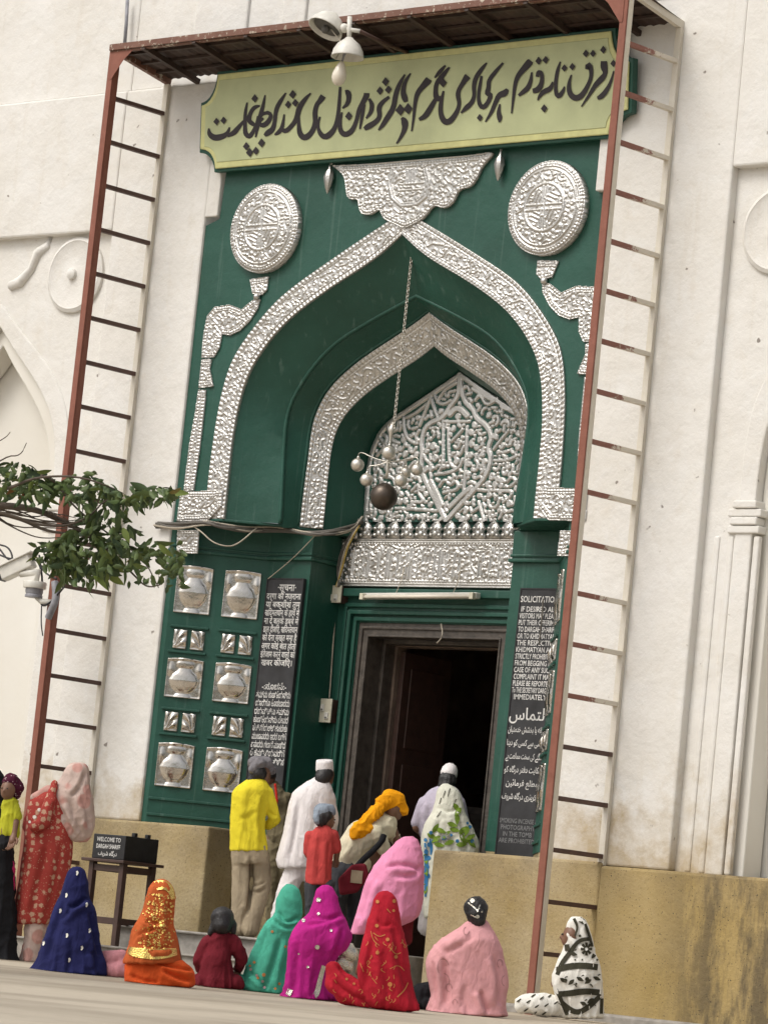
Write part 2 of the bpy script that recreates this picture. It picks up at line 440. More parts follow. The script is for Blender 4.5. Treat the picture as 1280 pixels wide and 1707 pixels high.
def silver_poly(name, poly, Y, parent, cell=.0058, r=1.4, amp=.012, curl=.25, border=True, extra=None, mirror=False, dome=0., tries=7000, skirt=.03):
    poly = [(-p[0] if mirror else p[0], p[1]) for p in poly]
    q = np.array(poly); x0, z0 = q.min(0)-cell; x1, z1 = q.max(0)+cell
    w, h = int((x1-x0)/cell)+2, int((z1-z0)/cell)+2
    X, Z = np.meshgrid(x0+cell*np.arange(w), z0+cell*np.arange(h)); mask = inpoly(X, Z, poly)
    H = np.zeros((h, w)); occ = ~mask
    tc = lambda pts: [((x-x0)/cell, (z-z0)/cell) for x, z in pts]
    if border:
        e = dense(tc(list(poly)+[poly[0]]), 1); cxy = e.mean(0)
        stamp(H, e, 1.6)
        n = np.gradient(e, axis=0); n = np.stack([-n[:, 1], n[:, 0]], 1)/(np.linalg.norm(n, axis=1)[:, None]+1e-9)
        ar = sum(poly[i][0]*poly[(i+1) % len(poly)][1]-poly[(i+1) % len(poly)][0]*poly[i][1] for i in range(len(poly)))
        n *= 1 if ar > 0 else -1
        stamp(H, (e+n*5)[::6], 2.7); stamp(H, e+n*9, 1.1)
        for d in range(0, 11): 
            pp = (e+n*d).astype(int); ok = (pp[:, 0] >= 0) & (pp[:, 0] < w) & (pp[:, 1] >= 0) & (pp[:, 1] < h); occ[pp[ok, 1], pp[ok, 0]] = True
    if extra:
        for pts, rr in extra:
            e = dense(tc([(-p[0] if mirror else p[0], p[1]) for p in pts])); stamp(H, e, rr/cell)
            R = int(rr/cell+1.5)
            for t in e[::2]: i, j = int(t[1]), int(t[0]); occ[max(0, i-R):i+R+1, max(0, j-R):j+R+1] = True
    arabesque(H, occ, r, tries, curl=curl); arabesque(H, occ, 1.1, tries, ln=(3, 9), curl=.3, gap=.5)
    PT = np.stack([X, np.full_like(X, Y), Z], -1)
    if dome:
        c = q.mean(0); rr = np.hypot(X-c[0], Z-c[1])/(np.ptp(q[:, 0])/2); PT[..., 1] -= dome*np.sqrt(np.clip(1-rr**2, 0, 1))
    NR = np.zeros_like(PT); NR[..., 1] = -1
    H = np.minimum(H, .75)/.75
    return relief(name, PT, NR, H, amp*.85, [M['silver']], parent, mask=mask, skirt=skirt)
# ---------------------------------------------------------------- the shrine front
B = empty('shrine_building', (0, 0, 0), 'white plastered shrine front with a deep green portal trimmed in embossed silver', 'building')
ZF = 4.24                       # height of the arch feet
A_in = half(0, [(672, 395), (620, 432), (560, 470), (500, 520), (450, 580), (415, 640), (395, 700), (385, 750), (378, 815), (375, 868)],
            [(677, 388), (705, 425), (740, 450), (798, 480), (867, 521), (908, 583), (914, 635), (908, 712), (901, 764), (896, 810), (893, 868)], foot=ZF)
A_out = half(0, [(672, 352), (600, 398), (540, 442), (480, 488), (430, 545), (395, 600), (370, 665), (358, 720), (350, 780), (345, 815), (340, 868)],
             [(690, 352), (770, 402), (860, 455), (893, 482), (921, 521), (946, 562), (953, 595), (950, 649), (944, 710), (938, 776), (930, 823), (925, 868)], foot=ZF)
B_ar = half(.28, [(700, 493), (630, 530), (558, 573), (510, 630), (480, 686), (474, 760), (470, 841), (468, 868)], foot=ZF)
C_out = half(.48, [(728, 519), (702, 537), (661, 568), (609, 604), (558, 650), (532, 686), (522, 712), (517, 764), (506, 836), (501, 882)],
             [(728, 519), (754, 542), (795, 563), (842, 593), (872, 624), (885, 655), (887, 712), (883, 769), (878, 831), (872, 882)], foot=ZF)
C_in = half(.60, [(727, 575), (702, 596), (661, 624), (609, 661), (568, 702), (553, 738), (548, 789), (542, 851), (540, 877)],
            [(728, 578), (749, 596), (790, 619), (836, 650), (862, 686), (870, 728), (867, 789), (860, 851), (858, 877)], foot=ZF)
T_out = half(1.0, [(766, 619), (739, 638), (686, 672), (638, 704), (622, 731), (611, 763), (608, 810), (605, 868)], foot=ZF)
def full(h_): return np.vstack([np.c_[-h_[::-1, 0], h_[::-1, 1]], np.c_[h_[1:, 0], h_[1:, 1]]])   # left foot .. apex .. right foot
# green front plane with the arch opening
arc = full(A_in)
mid_ = (A_in+A_out)/2; arc_g = full(mid_)     # opening a little wider, under the silver band
poly = [(-2.5, 1.36), (-2.5, 7.08), (-2.33, 7.14), (-2.3, 7.8), (2.2, 7.8), (2.22, 7.14), (2.36, 7.08), (2.36, 1.36), (2.22, 1.36), (2.22, ZF)]
poly += [tuple(p) for p in arc[::-1]] + [(-2.44, ZF), (-2.44, 1.36)]
gp = MB(); gp.prism(poly, 0.0, .03); gp.build('green_spandrel', M['green'], B)
def loft(name, curves, ys, mat, sm=True):
    mb = MB(); n = len(curves[0]); vs = []
    for c, y in zip(curves, ys): vs += [(p[0], y, p[1]) for p in c]
    fs = [(k*n+i, k*n+i+1, (k+1)*n+i+1, (k+1)*n+i) for k in range(len(curves)-1) for i in range(n-1)]
    mb.add(vs, fs); return mb.build(name, mat, B, smooth=sm, angle=35)
cv_mid = B_ar*[.985, 1]+[0, -.02]
loft('arch_soffit', [full(A_in), full(.45*A_in+.55*B_ar), full(B_ar), full(B_ar)*[.985, 1]-[0, .035], full(C_out)+[0, .0]], [.0, .17, .26, .30, .48], M['green'])
mb = MB(); q = full(B_ar); mb.tube([(x, .275, z) for x, z in q], .022, 8); mb.build('arris_moulding', M['green'], B, True)
q = full(C_out); mb = MB(); mb.tube([(x*1.012, .465, z+.012) for x, z in q], .016, 8); mb.build('arris_moulding', M['green'], B, True)
loft('niche_reveal', [full(C_in), full(C_in*.25+T_out*.75), full(T_out)], [.60, .86, 1.03], M['green'])
def band(name, Ho, Hi, yo, yi, amp, cell=.0056, r=1.4, curl=.25):
    o = full(Ho); i_ = full(Hi); L = np.linalg.norm(np.diff((o+i_)/2, axis=0), axis=1).sum(); Wd = np.linalg.norm(o-i_, axis=1).mean()
    na, nb = int(L/cell), max(10, int(Wd/cell))
    # resample both edges by the same parameter
    k = np.linspace(0, len(o)-1, na); oo = np.stack([np.interp(k, np.arange(len(o)), o[:, c]) for c in (0, 1)], 1); ii = np.stack([np.interp(k, np.arange(len(o)), i_[:, c]) for c in (0, 1)], 1)
    t = np.linspace(0, 1, nb)[None, :, None]
    O3 = np.c_[oo[:, 0], np.full(na, yo), oo[:, 1]][:, None]; I3 = np.c_[ii[:, 0], np.full(na, yi), ii[:, 1]][:, None]
    PT = O3*(1-t)+I3*t
    du = np.gradient(PT, axis=0); dv = np.gradient(PT, axis=1); NR = np.cross(du, dv); NR /= np.linalg.norm(NR, axis=2)[..., None]+1e-9
    if NR[:, :, 1].mean() > 0: NR = -NR
    H = np.zeros((na, nb)); occ = np.zeros((na, nb), bool)
    for e in (4.0, nb-5.0):
        stamp(H, [(e, y) for y in np.arange(3, na, 8.)], 3.4); occ[:, max(0, int(e)-5):int(e)+6] = True
    for e in (0.6, 8.6, nb-9.6, nb-1.6): stamp(H, [(e, y) for y in np.arange(0, na)], 1.0)
    arabesque(H, occ, r, int(na*nb/6), curl=curl); arabesque(H, occ, 1.1, int(na*nb/5), ln=(3, 9), curl=.3, gap=.5)
    PT[..., 1] -= 0
    return relief(name, PT+NR*.012, NR, H, amp, [M['silver']], B, skirt=.03)
band('silver_arch_band', A_out, A_in*[.995, 1], -.005, -.005, .011)
band('silver_arch_band', C_out, C_in, .48, .60, .010, curl=.15)
# tympanum: raised silver scrolls on a dark green ground
def tympanum():
    cell = .0058; o = full(T_out); x0, x1 = o[:, 0].min(), o[:, 0].max(); z0, z1 = ZF+.13, o[:, 1].max()
    w, h = int((x1-x0)/cell)+2, int((z1-z0)/cell)+2
    X, Z = np.meshgrid(x0+cell*np.arange(w), z0+cell*np.arange(h)); mask = inpoly(X, Z, [tuple(p) for p in o])
    H = np.zeros((h, w)); occ = ~mask
    def zc(pts): return [((P(580+x/3.765, 590+y/3.765, 1.0)[0]-x0)/cell, (P(580+x/3.765, 590+y/3.765, 1.0)[2]-z0)/cell) for x, y in pts]
    def line(pts, r, sm=True):
        e = dense(zc(pts)); e = dense(smooth(zc(pts), 2)) if sm else e
        stamp(H, e, r); R = int(r+1.5)
        for t in e[::2]:
            i, j = int(t[1]), int(t[0])
            occ[max(0, i-R):i+R+1, max(0, j-R):j+R+1] = True
    e = dense([((x-x0)/cell, (z-z0)/cell) for x, z in o*[.965, 1]-[0, .03]]); stamp(H, e, 4)
    for t in e[::2]: occ[max(0, int(t[1])-5):int(t[1])+6, max(0, int(t[0])-5):int(t[0])+6] = True
    lc = [(615, 1045), (545, 910), (480, 790), (455, 700), (470, 620), (460, 560), (480, 470), (520, 430), (600, 400), (640, 330), (690, 270), (700, 200), (700, 130)]
    rc = [(620, 1045), (710, 940), (820, 830), (880, 740), (900, 640), (875, 600), (905, 520), (870, 450), (800, 400), (790, 350), (730, 300), (710, 200), (705, 130)]
    for c in (lc, rc): line(c, 4.2)
    line([(590, 950), (560, 880), (520, 800)], 4.5); line([(640, 960), (700, 900), (770, 840)], 4.5); line([(640, 380), (690, 330), (750, 390)], 5)
    for c in ([(598, 425), (762, 425)], [(600, 430), (598, 560), (600, 700), (570, 740)], [(748, 460), (742, 650), (728, 860)], [(632, 470), (632, 600), (640, 700), (690, 720)],
              [(650, 550), (690, 510), (720, 475)], [(550, 755), (620, 750), (700, 720), (720, 660)], [(575, 830), (610, 780), (640, 830), (680, 790), (700, 850), (600, 870)], [(665, 580), (690, 600), (710, 550)],
              [(300, 970), (430, 975), (560, 985)], [(820, 855), (940, 860), (1040, 860), (1010, 910)], [(915, 600), (960, 540), (1010, 480)], [(350, 400), (352, 480), (380, 540), (420, 560)],
              [(520, 270), (490, 350), (450, 450)], [(520, 270), (540, 340), (570, 410)], [(370, 400), (430, 370), (500, 310)], [(400, 860), (450, 810), (440, 880), (490, 930), (400, 930)],
              [(780, 220), (850, 260), (900, 290)], [(800, 290), (830, 250), (870, 330), (940, 280)], [(960, 330), (1000, 350), (1030, 350)], [(920, 670), (1000, 670), (1060, 640)],
              [(1000, 800), (1030, 770), (1060, 800), (1020, 830)], [(880, 920), (890, 970), (940, 960), (950, 910)], [(820, 930), (850, 1030)], [(190, 510), (240, 580), (180, 640)],
              [(250, 450), (270, 540), (320, 560)], [(560, 300), (610, 220), (680, 180)], [(540, 240), (560, 300), (600, 320), (650, 290)]): line(c, 2.6)
    arabesque(H, occ, 2.9, 16000, ln=(8, 26), curl=.16, gap=.3); arabesque(H, occ, 1.9, 22000, ln=(3, 10), curl=.3, gap=.0)
    H = np.minimum(H, .62)/.62
    PT = np.stack([X, np.full_like(X, 1.0), Z], -1); NR = np.zeros_like(PT); NR[..., 1] = -1
    relief('tympanum', PT, NR, H, .016, [M['silver'], M['green']], B, mask=mask, thr=.16)
tympanum()
bk = MB(); bk.box(-1.6, 1.6, 1.04, 1.10, 4.0, 6.2); bk.build('niche_back', M['green'], B)
# frieze panel with crenellations over the door
def frieze():
    cell = .006; x0, x1, z0, z1 = -1.19, 1.06, 3.75, 4.20
    w, h = int((x1-x0)/cell), int((z1-z0)/cell); X, Z = np.meshgrid(np.linspace(x0, x1, w), np.linspace(z0, z1, h))
    H = np.zeros((h, w)); occ = np.zeros((h, w), bool)
    for e in (1, 5, h-6, h-2): stamp(H, [(x, e) for x in range(w)], 1.2)
    stamp(H, [(x, h-9) for x in np.arange(3, w, 6)], 2.4); stamp(H, [(x, 9) for x in np.arange(3, w, 6)], 2.2); occ[:11] = True; occ[h-11:] = True
    for k in range(46):
        x = 8+k*(w-16)/45+rng.uniform(-2, 2); y0 = rng.uniform(12, 20); y1 = rng.uniform(h-24, h-13)
        if rng.random() < .7:
            e = dense([(x, y0), (x+rng.uniform(-2, 2), y1)]); stamp(H, e, 1.6)
            for t in e[::2]: occ[int(t[1])-2:int(t[1])+3, max(0, int(t[0])-2):int(t[0])+3] = True
    arabesque(H, occ, 1.5, 7000, ln=(8, 26), curl=.25); arabesque(H, occ, 1.1, 7000, ln=(3, 9), curl=.3, gap=.5)
    PT = np.stack([X, np.full_like(X, .94), Z], -1); NR = np.zeros_like(PT); NR[..., 1] = -1
    relief('silver_frieze', PT, NR, H, .015, [M['silver']], B, skirt=.06)
    # merlons: small leaf shaped plates in a row
    out = [(-.075, 0), (-.085, .03), (-.06, .07), (-.08, .10), (-.045, .135), (0, .175), (.045, .135), (.08, .10), (.06, .07), (.085, .03), (.075, 0)]
    mb = MB(); mb.prism(out, -.012, .02)
    for (r_, zc_, q) in ((.03, .05, 1), (.024, .10, 1), (.012, .148, 1)): mb.ball((0, -.012, zc_), r_, 10, (1, .6, 1))
    for sx in (-1, 1): mb.ball((sx*.05, -.012, .035), .018, 8, (1, .6, 1)); mb.ball((sx*.05, -.012, .098), .016, 8, (1, .6, 1))
    me = mb.mesh('merlon', None, True); me.materials.append(M['silver'])
    for k in range(13):
        o = bpy.data.objects.new('merlon', me); COL.objects.link(o); o.parent = B; o.location = (-1.08+k*.1705, .94, 4.2)
frieze()
# medallions, crest and the side ornaments on the front plane
def circ(cx, cz, r, n=56): return [(cx+r*math.cos(2*math.pi*k/n), cz+r*math.sin(2*math.pi*k/n)) for k in range(n)]
for sg in (-1, 1):
    cx, cz = sg*1.68, 7.0; ex = []
    ex.append((circ(cx, cz, .215)+[(cx+.215, cz)], .013)); ex.append((circ(cx, cz, .345)+[(cx+.345, cz)], .008))
    for a in (0, 90, 180, 270):
        c, s_ = math.cos(math.radians(a)), math.sin(math.radians(a))
        for off in (-.022, .022): ex.append(([(cx+.02*c-off*s_, cz+.02*s_+off*c), (cx+.19*c-off*s_, cz+.19*s_+off*c)], .009))
        for b in (.06, .10, .14):
            c2, s2 = math.cos(math.radians(a+45)), math.sin(math.radians(a+45)); ex.append(([(cx+b*c2-.05*s2, cz+b*s2+.05*c2), (cx+(b+.04)*c2+.045*s2, cz+(b+.04)*s2-.045*c2)], .008))
    silver_poly('silver_medallion', circ(cx, cz, .43), -.05, B, extra=ex, dome=.05, amp=.013, skirt=.07, r=1.4, tries=9000)
cz_ = [(85, 175), (165, 235), (180, 300), (185, 380), (210, 402), (262, 395), (262, 440), (275, 490), (310, 500), (350, 495), (400, 455), (410, 500), (430, 530), (500, 560), (555, 590), (620, 560),
       (690, 520), (745, 430), (800, 458), (850, 445), (890, 390), (910, 330), (985, 325), (1040, 240), (1060, 180), (1165, 80), (1000, 110), (700, 135), (300, 170)]
cp = [P(530+x/3.879, 230+y/3.879, -.03) for x, y in cz_]; cp = [(p[0], p[2]) for p in cp]
sc = [tuple(p) for p in resample(smooth(np.array(cp+[cp[0]]), 2), 120)[:-1]]
zz = lambda pts: [tuple(P(530+x/3.879, 230+y/3.879, -.03)[[0, 2]]) for x, y in pts]
ex = [(zz([(480, 200), (460, 300), (480, 390), (540, 440), (640, 430), (700, 380), (720, 280), (700, 200)]), .014), (zz([(495, 200), (478, 300), (495, 380), (545, 425), (630, 418), (685, 370), (702, 280), (685, 200)]), .008)]
ex += [(zz([(x, 200), (x-4, 300)]), .008) for x in (575, 595, 612, 630)]+[(zz([(520, 300), (680, 290)]), .008), (zz([(520, 340), (670, 330)]), .008)]
silver_poly('silver_crest', sc, -.03, B, extra=ex, amp=.013, r=1.4, tries=9000)
orn = {'silver_cup': [(418, 466), (450, 461), (447, 484), (438, 493), (423, 491)],
       'silver_scroll': [(347, 528), (360, 512), (385, 508), (405, 516), (424, 500), (436, 498), (432, 514), (418, 536), (402, 552), (385, 560), (372, 558), (368, 580), (358, 597), (338, 597), (341, 560)],
       'silver_pendant': [(338, 599), (355, 599), (352, 615), (358, 645), (333, 648), (336, 618)],
       'silver_strip': [(333, 650), (346, 650), (341, 700), (335, 750), (325, 818), (308, 820), (318, 740), (327, 690)],
       'silver_foot': [(306, 820), (376, 818), (373, 845), (352, 869), (299, 871)],
       'silver_tablet': [(298, 884), (334, 884), (331, 924), (297, 922)]}
for nm, px in orn.items():
    pl = [tuple(P(x, y, 0)[[0, 2]]) for x, y in px]
    for mir in (False, True):
        small = nm in ('silver_cup', 'silver_pendant', 'silver_strip')
        silver_poly(nm, pl, -.012-(.02 if nm == 'silver_foot' else 0), B, mirror=mir, border=True, r=1.4, amp=.012, tries=1600, cell=.0055, skirt=.012 if nm != 'silver_foot' else .03)
for sg in (-1, 1):
    c = P(432, 496, 0); mb = MB(); mb.ball((sg*abs(c[0]), -.03, c[2]), .035, 12); mb.build('silver_bead', M['silver'], B, True)
for x, y in ((548, 300), (832, 278)):
    c = P(x, y, -.05); mb = MB(); mb.lathe([(.004, .16), (.012, .13), (.02, .10), (.04, .07), (.05, .02), (.035, -.05), (.015, -.11), (.003, -.13)], c, 8); mb.tube([c+[0, 0, .15], c+[.03*(1 if x < 700 else -1), .03, .2], c+[.08*(1 if x < 700 else -1), .04, .22]], .012)
    mb.build('silver_bud', M['silver'], B, True, angle=30)
# jambs below the springing
ZI = 3.93
def jamb(sg, xs):
    xe = 2.5 if sg > 0 else 2.36
    mb = MB(); pth = [(-xs, 0.03), (-xs, 0.0), (-1.73, .55), (-1.2, .55), (-1.2, 1.0)]
    pl = [(sg*x, y) for x, y in pth]+[(sg*-2.6, 1.0), (sg*-2.6, .03)]
    mb.plan(pl, 1.36, ZI); mb.build('green_jamb', M['green'], B)
    pj = [(-xs-.015, -.012), (-1.735, .535), (-1.19, .535), (-1.19, 1.0), (-2.6, 1.0), (-xe, -.012)]
    mb = MB(); mb.plan([(sg*x, y) for x, y in pj], ZI, ZF-.024); mb.build('impost', M['green'], B, bevel=.008)
    pm = [(-xs-.025, -.04), (-1.74, .508), (-1.17, .508), (-1.17, 1.0), (-2.6, 1.0), (-xe, -.04)]
    mb = MB(); mb.plan([(sg*x, y) for x, y in pm], ZI+.0, ZI+.035); mb.build('impost_moulding', M['green'], B, bevel=.01)
    pm = [(-xs-.02, -.028), (-1.738, .52), (-1.18, .52), (-1.18, 1.0), (-2.6, 1.0), (-xe, -.028)]
    mb = MB(); mb.plan([(sg*x, y) for x, y in pm], ZI+.05, ZI+.075); mb.build('impost_moulding', M['green'], B, bevel=.008)
    pl2 = [(-xs-.03, -.025), (-1.86, -.025), (-1.40, .30), (-1.33, .46), (-1.17, .60), (-1.02, .93), (-1.02, 1.0), (-2.6, 1.0), (-xe, .0), (-xs-.03, 0)]
    mb = MB(); mb.plan([(sg*x, y) for x, y in pl2], ZF-.024, ZF+.001); mb.build('impost_slab', M['green'], B, bevel=.006)
    d = np.array((xs-1.73, .55)); L = np.linalg.norm(d); d /= L; nrm = np.array((d[1], -d[0]))     # splay direction, outward normal
    def on(t, z, o=0.): q = np.array((-xs, 0.))+d*t+nrm*o; return (sg*q[0], q[1], z)
    rows = [(3.36, 3.80, 1), (3.02, 3.20, 0), (2.56, 2.92, 1), (2.24, 2.42, 0), (1.72, 2.12, 1)]
    kq = L/.898; cols = [(.045*kq, .385*kq), (.50*kq, .84*kq)]
    for z0, z1, big in rows:
        for a, b in cols:
            if big:
                nu, nv = 44, 52; u = np.linspace(-1, 1, nu)[None]; v = np.linspace(0, 1, nv)[:, None]
                prof = np.interp(v, [0, .06, .10, .16, .20, .30, .45, .58, .68, .76, .80, .88, .93, 1], [.40, .44, .30, .34, .48, .66, .78, .66, .40, .28, .44, .46, .36, .36])
                h = np.sqrt(np.clip(prof**2-u**2, 0, 1))*.62
                h = h+.10*((np.abs(u) > .93) | (v > .96) | (v < .035))
                h = h+np.clip(1-np.hypot((np.abs(u)-.78)/.18, (v-.72)/.2), 0, 1)*.2
                PT = np.zeros((nv, nu, 3)); 
                for j in range(nu):
                    t = a+(b-a)*j/(nu-1); q = on(t, 0, .008); PT[:, j, 0] = q[0]; PT[:, j, 1] = q[1]
                bow = (1-u**2)*.014
                PT[..., 2] = z0+(z1-z0)*v+np.where(v > .5, bow*(v-.5)*2, 0)
                NR = np.zeros_like(PT); NR[..., 0] = sg*nrm[0]; NR[..., 1] = nrm[1]
                relief('vase_panel', PT, NR, h, .055, [M['polished']], B, skirt=.008)
            else:
                for a2, b2 in ((a+.03*kq, a+.155*kq), (a+.195*kq, a+.32*kq)):
                    nu, nv = 20, 24; u = np.linspace(-1, 1, nu)[None]; v = np.linspace(-1, 1, nv)[:, None]
                    th = np.arctan2(v+.9, u*(1 if a2 < a+.1 else -1)+.7); h = .5+.5*np.cos(th*11+np.hypot(u, v)*2); h = h*np.clip(1.15-np.maximum(np.abs(u), np.abs(v)), 0, 1)
                    PT = np.zeros((nv, nu, 3))
                    for j in range(nu): q = on(a2+(b2-a2)*j/(nu-1), 0, .012); PT[:, j, 0] = q[0]; PT[:, j, 1] = q[1]
                    PT[..., 2] = z0+(z1-z0)*(v+1)/2; NR = np.zeros_like(PT); NR[..., 0] = sg*nrm[0]; NR[..., 1] = nrm[1]
                    relief('floret_panel', PT, NR, h, .03, [M['polished']], B, skirt=.01)
    def mould(a, z, b, o, w, h): mb = MB(); mb.bar(on(a, z, o), on(b, z, o), w, h); mb.build('panel_moulding', M['green'], B, bevel=.004)
    for z0, z1, big in rows:
        for z in ((z0-.03, z1+.03) if not big else ()):
            for a, b in cols: mould(a-.01, z, b+.01, .006, .035, .022)
    for z in (1.45, 1.60): mould(.0, z, .90*kq, .0, .03, .025)
jamb(1, 2.44); jamb(-1, 2.22)
# door wall
mb = MB(); mb.box(-1.25, 1.25, 1.0, 1.1, 3.42, ZF+.1); mb.box(-1.25, -.93, 1.0, 1.1, .37, 3.42); mb.box(.90, 1.25, 1.0, 1.1, .37, 3.42)
mb.build('door_wall', M['green'], B)
mb = MB()
for i, (e, t) in enumerate(((.18, .03), (.11, .055), (.05, .03))):
    mb.prism([(-.93-e, .38), (-.93-e, 3.42+e), (.90+e, 3.42+e), (.90+e, .38), (.90+e-.04, .38), (.90+e-.04, 3.42+e-.04), (-.93-e+.04, 3.42+e-.04), (-.93-e+.04, .38)], 1.0-t, 1.002)
mb.box(-1.22, 1.15, .92, 1.0, 3.655, 3.73)
mb.build('door_surround_moulding', M['green'], B, bevel=.008)
def frame_u(mb, xo, zo, wd, y0, y1): mb.prism([(-xo-.015, .38), (-xo-.015, zo), (xo-.015, zo), (xo-.015, .38), (xo-.015-wd, .38), (xo-.015-wd, zo-wd), (-xo-.015+wd, zo-wd), (-xo-.015+wd, .38)], y0, y1)
mb = MB(); frame_u(mb, .915, 3.42, .13, 1.01, 1.22); frame_u(mb, .88, 3.385, .025, .99, 1.012); frame_u(mb, .80, 3.305, .018, .995, 1.012); frame_u(mb, .79, 3.29, .04, 1.22, 1.36)
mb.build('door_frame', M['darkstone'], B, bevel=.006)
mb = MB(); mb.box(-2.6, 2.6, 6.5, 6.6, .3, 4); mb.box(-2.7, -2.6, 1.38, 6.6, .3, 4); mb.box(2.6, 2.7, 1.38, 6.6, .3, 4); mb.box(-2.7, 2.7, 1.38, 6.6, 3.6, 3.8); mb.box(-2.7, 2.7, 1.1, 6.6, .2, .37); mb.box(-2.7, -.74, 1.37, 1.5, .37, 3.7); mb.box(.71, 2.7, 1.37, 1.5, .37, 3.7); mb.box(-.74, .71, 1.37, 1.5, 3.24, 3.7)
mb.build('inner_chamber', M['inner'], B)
mb = MB(); mb.box(-.74, -.68, 1.42, 2.12, .38, 3.2); dlf = mb.build('door_leaf', M['wood'], B, bevel=.006)
for z0_, z1_ in ((.6, 1.3), (1.45, 2.15), (2.3, 3.05)):
    mb = MB(); mb.box(-.682, -.665, 1.52, 2.02, z0_, z1_); mb.build('door_panel', M['wood'], dlf, bevel=.012)
c = P(797, 1400, 4.2); mb = MB(); mb.lathe([(.16, 0), (.16, .1), (.11, .16), (.10, .9), (.105, 1.35), (.13, 1.42), (.20, 1.5), (.22, 1.56)], (c[0], c[1], .37), 8); mb.build('chamber_pillar', M['marble'], B)
mb = MB(); mb.prism([(-2.2, .37), (-2.2, 2.1), (-1.3, 2.1), (-1.3, .37), (-1.42, .37), (-1.42, 1.8), (-1.55, 1.95), (-2.0, 1.95), (-2.08, 1.8), (-2.08, .37)], 4.6, 4.9); mb.box(-2.3, -1.2, 4.5, 4.95, 2.1, 2.25); mb.build('chamber_recess', M['darkstone'], B)
# plinth blocks
mb = MB(); mb.box(-9, -1.53, -.10, .3, -.02, 1.37); mb.build('plinth', M['stone'], B, bevel=.02)
mb = MB(); mb.box(1.15, 2.98, -.10, .10, -.02, 1.315); mb.build('plinth', M['stone'], B, bevel=.025)
mb = MB(); mb.box(2.985, 9, -.12, .5, -.02, 1.285); mb.build('plinth', M['stone'], B, bevel=.025)
for sg in (-1, 1):
    mb = MB(); mb.plan([(sg*x, y) for x, y in ((2.46 if sg < 0 else 2.24, -.01), (1.75, .54), (1.22, .54), (1.22, 1.1), (2.7, 1.1), (2.7, -.01))], .0, 1.358 if sg < 0 else 1.358); mb.build('plinth', M['stone'], B)
# white wall
mb = MB()
mb.box(-3.74, -2.5, -.03, .4, 1.372, 8.5); mb.box(2.36, 3.62, -.03, .4, 1.29, 12.5)
mb.box(-2.5, 2.362, -.028, .4, 7.75, 12.5)
mb.box(-3.74, -2.502, .02, .4, 8.5, 12.5); mb.box(-9, -3.742, .022, .4, 8.5, 12.5)
mb.box(-9, -3.741, -.032, .4, 7.10, 8.502)
mb.box(3.618, 9, -.032, .4, 7.25, 12.5)
for x0, x1, o in ((-2.9, -2.2, .03), (-1.75, -1.45, .03), (.9, 2.2, .05), (2.5, 3.1, .02)): mb.box(x0, x1, -.03-o, .1, 8.8, 12.5)
mb.build('white_wall', M['plaster'], B, bevel=.02)
for x0, x1, y0, z0 in ((2.20, 2.37, -.06, 7.12), (-2.502, -2.34, -.03, 7.16)): mb = MB(); mb.box(x0, x1, y0, .02, z0, 7.75); mb.build('white_corner_block', M['plaster'], B, bevel=.012)
def bay(sg, xi, zt, xc, zb):
    # a blind arch panel: recessed rectangle, arch band, deeper niche, medallion and corbel
    hw = abs(xc)-abs(xi)
    half_o = [(0, 6.45), (.25, 6.22), (.55, 5.98), (.85, 5.72), (1.08, 5.42), (1.2, 5.05), (1.22, 4.3)]
    half_o = [tuple(p) for p in resample(smooth(np.array(half_o)), 40)]; half_i = [(x*.86, z-.22+.03*x) for x, z in half_o]; half_k = [(x*.74, z-.42+.06*x) for x, z in half_o]
    def fl(h_): return [(xc+x, z) for x, z in [(-x, z) for x, z in h_[::-1]]+list(h_[1:])]
    xa, xb = (xc-hw, xc+hw)
    mb = MB(); mb.prism([(xa, zb), (xa, zt), (xb, zt), (xb, zb)]+[(xc+1.22, zb)]+fl(half_o)[::-1]+[(xc-1.22, zb)], .06, .3); mb.build('bay_panel', M['plaster'], B)
    for h1, h2, y0, y1, nm in ((half_o, half_i, .045, .3, 'bay_arch_band'), (half_i, half_k, .14, .4, 'bay_inner_arch')):
        o_, i_ = fl(h1), fl(h2); mb = MB()
        mb.prism([(o_[0][0], zb)]+o_+[(o_[-1][0], zb)]+[(i_[-1][0], zb)]+i_[::-1]+[(i_[0][0], zb)], y0, y1); mb.build(nm, M['plaster'] if y0 < .1 else M['cream'], B, bevel=.015)
    mb = MB(); mb.box(xc-1.2, xc+1.2, .42, .5, zb-.1, 6.4); mb.build('bay_niche_back', M['cream'], B)
    for s2 in (-1, 1):
        cx = xc+s2*1.03; mb = MB(); mb.lathe([(.38, 0), (.38, .03), (.345, .05), (.33, .04), (.12, .055), (.06, .06), (.055, .09), (.02, .11)], (cx, .06, 6.69), 40, ax=(0, -1, 0))
        mb.build('bay_medallion', M['plaster'], B, True, angle=40)
        mb = MB(); x = xc+s2*1.13
        for k, (w_, z) in enumerate(((.20, 4.15), (.17, 4.22), (.21, 4.29), (.15, 4.36))): mb.box(x-w_*.8, x+w_*.8, .025-.012*(k % 2), .3, z-.03, z+.035)
        mb.build('bay_corbel', M['plaster'], B, bevel=.012)
        mb = MB(); mb.tube([(xc+s2*a, .06, z) for a, z in ((.1, 6.62), (.25, 6.66), (.38, 6.78), (.45, 6.95), (.58, 7.02), (.6, zt))], [.05, .06, .045, .055, .04, .03], 8); mb.build('bay_scroll', M['plaster'], B, True)
bay(-1, -3.74, 7.10, -5.28, 1.37); bay(1, 3.62, 7.25, 5.15, 1.28)
mb = MB()
for x in (3.72, 3.86, 4.12): mb = MB(); mb.box(x, x+.06, .046, .1, 1.29, 4.1); mb.build('pilaster_fillet', M['plaster'], B, bevel=.015)
